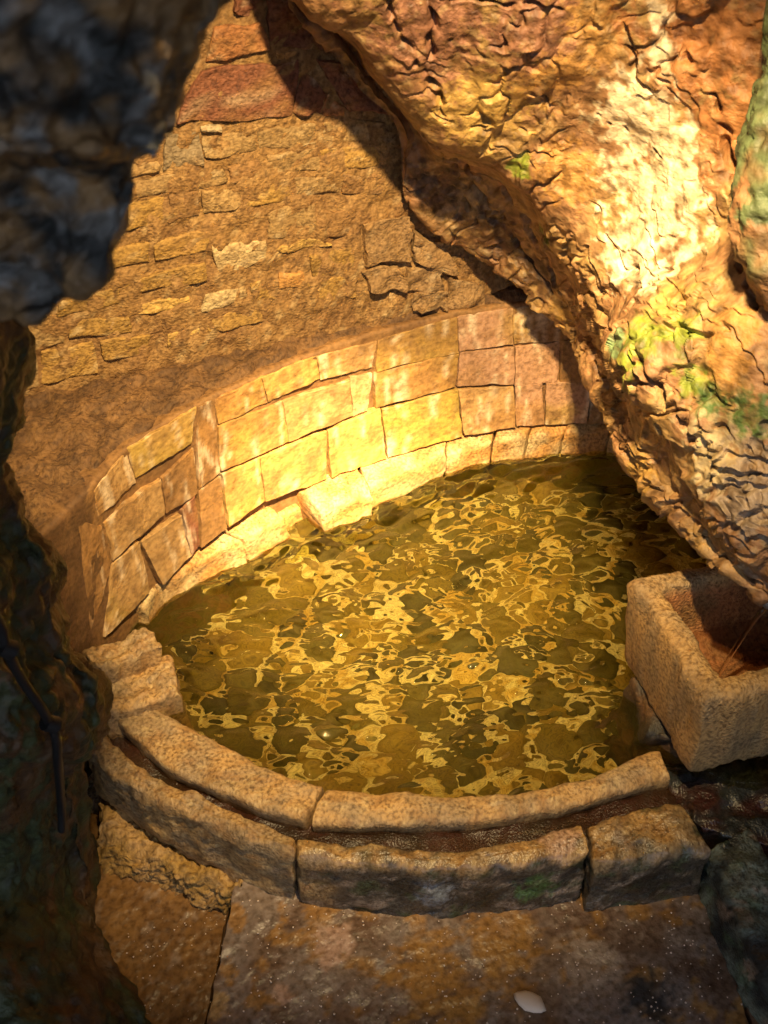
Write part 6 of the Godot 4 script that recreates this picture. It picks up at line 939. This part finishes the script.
	o = obj("rock_pillar", rock_mesh([[Vector3(-0.686,1.839,-1.842),Vector3(-0.685,1.864,-1.772),Vector3(-0.674,1.932,-1.593),Vector3(-0.668,1.999,-1.427),Vector3(-0.986,2.019,-1.406),Vector3(-1.564,1.679,-2.229),Vector3(-0.849,1.733,-2.118)],
[Vector3(-0.675,1.733,-1.779),Vector3(-0.675,1.762,-1.712),Vector3(-0.667,1.839,-1.541),Vector3(-0.663,1.914,-1.382),Vector3(-1.000,1.936,-1.362),Vector3(-1.578,1.552,-2.149),Vector3(-0.836,1.613,-2.044)],
[Vector3(-0.665,1.624,-1.727),Vector3(-0.666,1.656,-1.662),Vector3(-0.661,1.742,-1.499),Vector3(-0.660,1.825,-1.347),Vector3(-1.020,1.849,-1.328),Vector3(-1.598,1.424,-2.081),Vector3(-0.824,1.490,-1.980)],
[Vector3(-0.676,1.545,-1.726),Vector3(-0.678,1.579,-1.663),Vector3(-0.675,1.669,-1.503),Vector3(-0.677,1.757,-1.355),Vector3(-1.054,1.782,-1.337),Vector3(-1.632,1.334,-2.071),Vector3(-0.836,1.404,-1.973)],
[Vector3(-0.715,1.445,-1.707),Vector3(-0.717,1.482,-1.646),Vector3(-0.713,1.578,-1.492),Vector3(-0.716,1.672,-1.349),Vector3(-1.088,1.699,-1.332),Vector3(-1.666,1.220,-2.040),Vector3(-0.879,1.294,-1.946)],
[Vector3(-0.750,1.360,-1.701),Vector3(-0.752,1.399,-1.642),Vector3(-0.749,1.500,-1.492),Vector3(-0.752,1.599,-1.353),Vector3(-1.122,1.626,-1.337),Vector3(-1.700,1.124,-2.025),Vector3(-0.918,1.202,-1.934)],
[Vector3(-0.767,1.321,-1.694),Vector3(-0.769,1.360,-1.636),Vector3(-0.766,1.463,-1.487),Vector3(-0.769,1.564,-1.350),Vector3(-1.136,1.592,-1.335),Vector3(-1.714,1.079,-2.014),Vector3(-0.937,1.159,-1.924)],
[Vector3(-0.770,1.273,-1.693),Vector3(-0.773,1.313,-1.635),Vector3(-0.771,1.419,-1.489),Vector3(-0.776,1.522,-1.354),Vector3(-1.156,1.551,-1.339),Vector3(-1.734,1.026,-2.008),Vector3(-0.940,1.107,-1.920)],
[Vector3(-0.767,1.197,-1.695),Vector3(-0.771,1.239,-1.638),Vector3(-0.773,1.348,-1.495),Vector3(-0.782,1.455,-1.362),Vector3(-1.190,1.484,-1.348),Vector3(-1.768,0.942,-2.003),Vector3(-0.936,1.026,-1.916)],
[Vector3(-0.767,1.118,-1.693),Vector3(-0.773,1.161,-1.638),Vector3(-0.777,1.274,-1.498),Vector3(-0.790,1.384,-1.368),Vector3(-1.224,1.414,-1.355),Vector3(-1.802,0.854,-1.994),Vector3(-0.935,0.941,-1.910)],
[Vector3(-0.749,1.029,-1.710),Vector3(-0.757,1.073,-1.656),Vector3(-0.767,1.189,-1.519),Vector3(-0.786,1.302,-1.391),Vector3(-1.272,1.334,-1.379),Vector3(-1.850,0.758,-2.005),Vector3(-0.914,0.847,-1.923)],
[Vector3(-0.757,0.903,-1.709),Vector3(-0.766,0.949,-1.656),Vector3(-0.780,1.071,-1.523),Vector3(-0.804,1.189,-1.400),Vector3(-1.326,1.221,-1.389),Vector3(-1.904,0.620,-1.994),Vector3(-0.922,0.713,-1.915)],
[Vector3(-0.764,0.789,-1.692),Vector3(-0.774,0.837,-1.641),Vector3(-0.792,0.963,-1.512),Vector3(-0.818,1.086,-1.393),Vector3(-1.367,1.120,-1.382),Vector3(-1.945,0.494,-1.967),Vector3(-0.929,0.591,-1.891)],
[Vector3(-0.762,0.727,-1.692),Vector3(-0.773,0.776,-1.641),Vector3(-0.793,0.904,-1.514),Vector3(-0.822,1.029,-1.397),Vector3(-1.394,1.064,-1.387),Vector3(-1.972,0.427,-1.962),Vector3(-0.927,0.525,-1.888)],
[Vector3(-0.731,0.667,-1.707),Vector3(-0.744,0.716,-1.657),Vector3(-0.769,0.846,-1.531),Vector3(-0.840,0.973,-1.415),Vector3(-1.428,1.008,-1.406),Vector3(-2.006,0.364,-1.974),Vector3(-0.892,0.463,-1.901)],
[Vector3(-0.705,0.597,-1.687),Vector3(-0.720,0.648,-1.638),Vector3(-0.748,0.781,-1.515),Vector3(-0.852,0.911,-1.402),Vector3(-1.449,0.946,-1.393),Vector3(-2.027,0.287,-1.949),Vector3(-0.864,0.388,-1.877)],
[Vector3(-0.713,0.525,-1.653),Vector3(-0.728,0.577,-1.605),Vector3(-0.757,0.714,-1.485),Vector3(-0.860,0.847,-1.375),Vector3(-1.462,0.884,-1.367),Vector3(-2.040,0.205,-1.907),Vector3(-0.872,0.310,-1.838)],
[Vector3(-0.729,0.467,-1.630),Vector3(-0.743,0.520,-1.583),Vector3(-0.772,0.660,-1.466),Vector3(-0.868,0.796,-1.358),Vector3(-1.476,0.833,-1.350),Vector3(-2.054,0.141,-1.879),Vector3(-0.890,0.247,-1.811)],
[Vector3(-0.792,0.366,-1.650),Vector3(-0.807,0.420,-1.604),Vector3(-0.836,0.562,-1.488),Vector3(-0.899,0.700,-1.382),Vector3(-1.530,0.738,-1.375),Vector3(-2.108,0.035,-1.894),Vector3(-0.959,0.143,-1.828)],
[Vector3(-0.827,0.232,-1.668),Vector3(-0.843,0.287,-1.623),Vector3(-0.874,0.432,-1.510),Vector3(-0.939,0.573,-1.406),Vector3(-1.598,0.613,-1.400),Vector3(-2.177,-0.106,-1.907),Vector3(-0.998,0.004,-1.843)],
[Vector3(-0.846,0.024,-1.689),Vector3(-0.864,0.080,-1.645),Vector3(-0.903,0.230,-1.536),Vector3(-0.998,0.376,-1.436),Vector3(-1.700,0.417,-1.431),Vector3(-2.279,-0.326,-1.918),Vector3(-1.018,-0.212,-1.857)],
[Vector3(-0.860,-0.189,-1.680),Vector3(-0.880,-0.130,-1.639),Vector3(-0.925,0.025,-1.534),Vector3(-1.049,0.176,-1.438),Vector3(-1.789,0.219,-1.435),Vector3(-2.367,-0.551,-1.899),Vector3(-1.034,-0.433,-1.841)],
[Vector3(-0.845,-0.235,-1.602),Vector3(-0.866,-0.174,-1.562),Vector3(-0.910,-0.015,-1.461),Vector3(-1.037,0.140,-1.369),Vector3(-1.768,0.183,-1.366),Vector3(-2.347,-0.607,-1.813),Vector3(-1.018,-0.486,-1.758)],
[Vector3(-0.778,-0.239,-1.469),Vector3(-0.798,-0.176,-1.430),Vector3(-0.841,-0.010,-1.334),Vector3(-0.998,0.150,-1.247),Vector3(-1.700,0.194,-1.245),Vector3(-2.279,-0.624,-1.668),Vector3(-0.945,-0.499,-1.616)],
[Vector3(-0.700,-0.271,-1.351),Vector3(-0.720,-0.205,-1.315),Vector3(-0.764,-0.033,-1.224),Vector3(-0.970,0.134,-1.142),Vector3(-1.653,0.178,-1.140),Vector3(-2.231,-0.669,-1.539),Vector3(-0.858,-0.540,-1.490)],
[Vector3(-0.649,-0.297,-1.290),Vector3(-0.670,-0.230,-1.255),Vector3(-0.716,-0.054,-1.167),Vector3(-0.958,0.116,-1.088),Vector3(-1.632,0.161,-1.086),Vector3(-2.211,-0.703,-1.471),Vector3(-0.802,-0.572,-1.424)],
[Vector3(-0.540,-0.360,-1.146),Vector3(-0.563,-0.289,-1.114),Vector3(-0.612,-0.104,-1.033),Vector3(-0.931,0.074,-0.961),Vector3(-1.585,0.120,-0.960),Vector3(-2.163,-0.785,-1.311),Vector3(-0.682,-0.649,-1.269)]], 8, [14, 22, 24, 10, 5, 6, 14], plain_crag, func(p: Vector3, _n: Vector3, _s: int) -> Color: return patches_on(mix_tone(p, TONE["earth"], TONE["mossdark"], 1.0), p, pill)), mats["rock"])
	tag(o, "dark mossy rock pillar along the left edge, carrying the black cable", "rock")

func build_trough() -> void:
	# body frame: near-left top corner, directions along the left side (away) and along the near side (right)
	var t := thing("stone_trough", "rough hewn stone trough at the right, catching a trickle of water", "trough")
	var c0 := Vector3(0.859, 0.43, -1.801)
	var far := Vector3(-0.1266, 0, -0.4912)
	var fl := far.length()
	far /= fl
	var right := Vector3(-far.z, 0, far.x)
	var paint := func(p: Vector3, n: Vector3, s: int) -> Color:
		var c := mix_tone(p, TONE["tan"], TONE["rim"], 1.2)
		return c.lerp(TONE["brown"], smoothstep(0.1, 0.5, n_fine.get_noise_3dv(p * 0.5)) * 0.5)
	var inner := func(p: Vector3, n: Vector3, s: int) -> Color:
		return mix_tone(p, TONE["fire"], TONE["brown"], 1.2)
	var len_r := 0.95
	var hgt := 0.37
	var wall := 0.085
	var bottom := 0.12
	# outer shell as five slabs of one block: built as a lofted ring so the basin is truly hollow
	var ring := func(inset: float, y: float) -> Array:
		var o := c0 + Vector3(0, y - c0.y, 0)
		return [o + far * inset + right * inset, o + far * (fl - inset) + right * inset, o + far * (fl - inset) + right * (len_r - inset), o + far * inset + right * (len_r - inset)]
	var prof := [[0.09, 0.05], [0.05, 0.05], [0.035, 0.065], [0.02, 0.1], [0.012, 0.18], [0.006, 0.26], [0.0, 0.34], [0.0, 0.395], [0.006, 0.418], [0.02, 0.428], [0.045, 0.432], [0.07, 0.428], [0.08, 0.415], [0.088, 0.38], [0.094, 0.33], [0.1, 0.27], [0.11, 0.215], [0.135, 0.19], [0.17, 0.182]]
	var per := [44, 60, 44, 60]
	var v := PackedVector3Array()
	var rn := 208
	var cut := 11
	for pr in prof:
		var rg: Array = ring.call(pr[0], pr[1])
		for s in 4:
			for k in per[s]:
				var f: float = float(k) / per[s]
				var p: Vector3 = rg[s].lerp(rg[(s + 1) % 4], f)
				# soften the four upright corners
				var g: float = minf(f * rg[s].distance_to(rg[(s + 1) % 4]), (1.0 - f) * rg[s].distance_to(rg[(s + 1) % 4]))
				var mid: Vector3 = (rg[0] + rg[2]) * 0.5
				if g < 0.035: p = p.lerp(mid, (0.035 - g) * (0.035 - g) * 14.0)
				v.append(p)
	var under := (v[0] + v[rn / 2]) * 0.5
	v.append(under)
	v.append(Vector3(under.x, 0.18, under.z))
	var idx := PackedInt32Array()
	for j in prof.size() - 1:
		for i in rn:
			var a := j * rn + i
			var b := j * rn + (i + 1) % rn
			idx.append_array(PackedInt32Array([a, b, b + rn, a, b + rn, a + rn]))
	for i in rn:
		idx.append_array(PackedInt32Array([v.size() - 2, (i + 1) % rn, i]))
		idx.append_array(PackedInt32Array([v.size() - 1, (prof.size() - 1) * rn + i, (prof.size() - 1) * rn + (i + 1) % rn]))
	var vol := 0.0
	for q in range(0, idx.size(), 3):
		vol += (v[idx[q]] - under).dot((v[idx[q + 1]] - under).cross(v[idx[q + 2]] - under))
	if vol > 0.0:
		for q in range(0, idx.size(), 3):
			var x := idx[q]
			idx[q] = idx[q + 1]
			idx[q + 1] = x
	var nn := normals_of(v, idx)
	for i in v.size():
		var p := v[i]
		var near_face := smoothstep(0.5, 0.9, nn[i].dot(-far))
		v[i] += nn[i] * (n_mid.get_noise_3dv(p * 0.8) * 0.014 + n_fine.get_noise_3dv(p) * (0.004 + 0.004 * near_face) - absf(n_ridge.get_noise_3dv(p * 0.7)) * (0.005 + 0.012 * near_face))
	nn = normals_of(v, idx)
	var cols := PackedColorArray()
	for i in v.size():
		cols.append(inner.call(v[i], nn[i], 0) if i >= cut * rn + rn * 2 and i != v.size() - 2 else paint.call(v[i], nn[i], 0))
	obj("body", pack(v, nn, idx, cols), mats["trough"], t)
	# water in the basin
	var wv := PackedVector3Array()
	var wi := PackedInt32Array()
	var rgw: Array = ring.call(0.1, 0.232)
	for i in 31:
		for j in 25:
			var p: Vector3 = rgw[0].lerp(rgw[3], i / 30.0).lerp(rgw[1].lerp(rgw[2], i / 30.0), j / 24.0)
			p.y += n_fine.get_noise_3dv(p) * 0.005
			wv.append(p)
	for i in 30:
		for j in 24:
			var a := i * 25 + j
			wi.append_array(PackedInt32Array([a, a + 1, a + 26, a, a + 26, a + 25]))
	var wm := StandardMaterial3D.new()
	wm.resource_name = "basin_water"
	wm.albedo_color = Color(0.5, 0.28, 0.12, 0.2)
	wm.transparency = BaseMaterial3D.TRANSPARENCY_ALPHA
	wm.roughness = 0.03
	var o := obj("basin_water", pack(wv, normals_of(wv, wi), wi), wm)
	tag(o, "shallow rust coloured water in the stone trough", "water")
	# trickle and its spout
	var glass := StandardMaterial3D.new()
	glass.resource_name = "trickle"
	glass.albedo_color = Color8(255, 250, 240, 0)
	glass.transparency = BaseMaterial3D.TRANSPARENCY_ALPHA
	glass.refraction_enabled = true
	glass.refraction_scale = 0.033
	glass.roughness = 0.02
	var foot := c0 + far * 0.22 + right * 0.185 + Vector3(0, -0.2, 0)
	o = obj("water_trickle", tube_mesh([foot + Vector3(0.085, 0.27, -0.02), foot + Vector3(0.06, 0.22, -0.015), foot + Vector3(0.03, 0.12, -0.008), foot], 0.007), glass)
	tag(o, "thin trickle of clear water falling into the stone trough", "water")
	var lead := StandardMaterial3D.new()
	lead.resource_name = "spout"
	lead.albedo_color = Color8(168, 160, 150)
	lead.roughness = 0.5
	lead.metallic = 0.6
	o = obj("spout_pipe", tube_mesh([foot + Vector3(0.075, 0.29, -0.018), foot + Vector3(0.16, 0.33, -0.05), foot + Vector3(0.4, 0.36, -0.12)], 0.018, 12), lead)
	tag(o, "pale pipe spout above the stone trough at the right edge", "pipe")
	# block that carries the trough, painted near black for the trough's shadow
	var sb := [[Vector3(0.735, -0.32, -2.02), Vector3(0.735, -0.32, -2.2), Vector3(0.77, 0.075, -2.2), Vector3(0.80, 0.07, -2.0)], [Vector3(0.95, -0.32, -1.9), Vector3(0.98, -0.32, -2.2), Vector3(0.98, 0.075, -2.2), Vector3(0.95, 0.075, -1.92)]]
	o = obj("support_block", stone_mesh(sb, [10, 8, 12], 0.03, 0.015, 190, func(p: Vector3, _n: Vector3, _s: int) -> Color: return mix_tone(p, TONE["pitch"], TONE["earth"], 1.0), 0.5), mats["kerb"])
	tag(o, "wet block standing in the pool, painted dark for the shade under the trough", "stone block")

func build_small() -> void:
	var black := StandardMaterial3D.new()
	black.resource_name = "cable"
	black.albedo_color = Color8(22, 22, 24)
	black.roughness = 0.5
	var c := thing("electric_cable", "black cable fixed to the dark pillar at the left", "cable")
	obj("cord", tube_mesh([Vector3(-0.738,1.259,-1.377),Vector3(-0.735,1.143,-1.400),Vector3(-0.738,1.078,-1.400),Vector3(-0.741,0.955,-1.425),Vector3(-0.729,0.855,-1.440),Vector3(-0.729,0.772,-1.459),Vector3(-0.726,0.723,-1.459),Vector3(-0.750,0.602,-1.476),Vector3(-0.819,0.330,-1.570),Vector3(-0.842,0.199,-1.568)], 0.011), black, c)
	var loop: Array = [Vector3(-0.738,1.259,-1.377),Vector3(-0.735,1.143,-1.400),Vector3(-0.738,1.078,-1.400),Vector3(-0.741,0.955,-1.425),Vector3(-0.729,0.855,-1.440),Vector3(-0.729,0.772,-1.459),Vector3(-0.726,0.723,-1.459),Vector3(-0.750,0.602,-1.476),Vector3(-0.819,0.330,-1.570),Vector3(-0.842,0.199,-1.568)]
	for k in [2, 5]:
		var cm := CylinderMesh.new()
		cm.top_radius = 0.018
		cm.bottom_radius = 0.02
		cm.height = 0.03
		var cl := obj("clip", cm, black, c)
		cl.position = loop[k]
		cl.rotation = Vector3(0.4, 0, 0.6)
	# loose stones on the paving
	var rng := RandomNumberGenerator.new()
	rng.seed = 9
	var pale := StandardMaterial3D.new()
	pale.resource_name = "chip"
	pale.albedo_color = Color8(214, 190, 168)
	pale.roughness = 0.6
	var o := obj("stone_chip", lump_mesh(3), pale)
	o.position = Vector3(0.385, -0.19, -1.3)
	o.scale = Vector3(0.045, 0.016, 0.026)
	o.rotation.y = -0.5
	tag(o, "pale pinkish stone chip lying on the paving", "stone")
	var mm := MultiMesh.new()  # pale specks stand in for glints on the wet paving
	mm.transform_format = MultiMesh.TRANSFORM_3D
	mm.mesh = lump_mesh(5)
	mm.instance_count = 800
	for i in 800:
		var p := Vector3(rng.randf_range(-0.75, 1.0), -0.197, rng.randf_range(-1.6, -1.1))
		if p.x < -0.42: p.y = -0.297
		var s := rng.randf_range(0.0008, 0.0028)
		mm.set_instance_transform(i, Transform3D(Basis(Vector3.UP, rng.randf() * TAU).scaled(Vector3(s, s * 0.7, s)), p))
	var g := MultiMeshInstance3D.new()
	g.name = "grit_glints"
	g.multimesh = mm
	g.material_override = pale
	add_child(g)
	tag(g, "fine pale gravel specks standing in for wet glints on the damp paving", "grit_glints", "", "stuff")
	# the lamp itself, above the frame
	var lamp := thing("flood_lamp", "flood lamp hung under the cave roof, two narrow heads added for hot spots", "lamp")
	var glow := StandardMaterial3D.new()
	glow.resource_name = "lamp_glass"
	glow.albedo_color = Color8(255, 230, 180)
	glow.emission_enabled = true
	glow.emission = Color8(255, 214, 150)
	glow.emission_energy_multiplier = 3.0
	for b in [[Vector3.ZERO, Vector3(-0.1, 0.15, -3.05)], [Vector3(0.14, 0, 0.04), Vector3(0.02, 0.0, -2.84)], [Vector3(-0.14, 0, 0.04), Vector3(0.66, 1.42, -2.55)]]:
		var at: Vector3 = LAMP_AT + b[0]
		var dir: Vector3 = (b[1] - at).normalized()
		var body := CylinderMesh.new()
		body.top_radius = 0.04
		body.bottom_radius = 0.06
		body.height = 0.12
		var head := obj("lamp_head", body, black, lamp)
		var face := CylinderMesh.new()
		face.top_radius = 0.054
		face.bottom_radius = 0.054
		face.height = 0.01
		var fg := obj("lamp_glass", face, glow, head)
		fg.position = Vector3(0, -0.064, 0)
		head.transform = Transform3D(Basis(Quaternion(Vector3.DOWN, dir)), at - dir * 0.13)
	obj("crossbar", tube_mesh([LAMP_AT + Vector3(-0.2, 0.16, 0.08), LAMP_AT + Vector3(0, 0.16, 0.06), LAMP_AT + Vector3(0.2, 0.16, 0.08)], 0.012), black, lamp)
	obj("hanger", tube_mesh([LAMP_AT + Vector3(0, 0.16, 0.06), LAMP_AT + Vector3(0, 0.6, 0.06), LAMP_AT + Vector3(0, 1.05, 0.06)], 0.012), black, lamp)
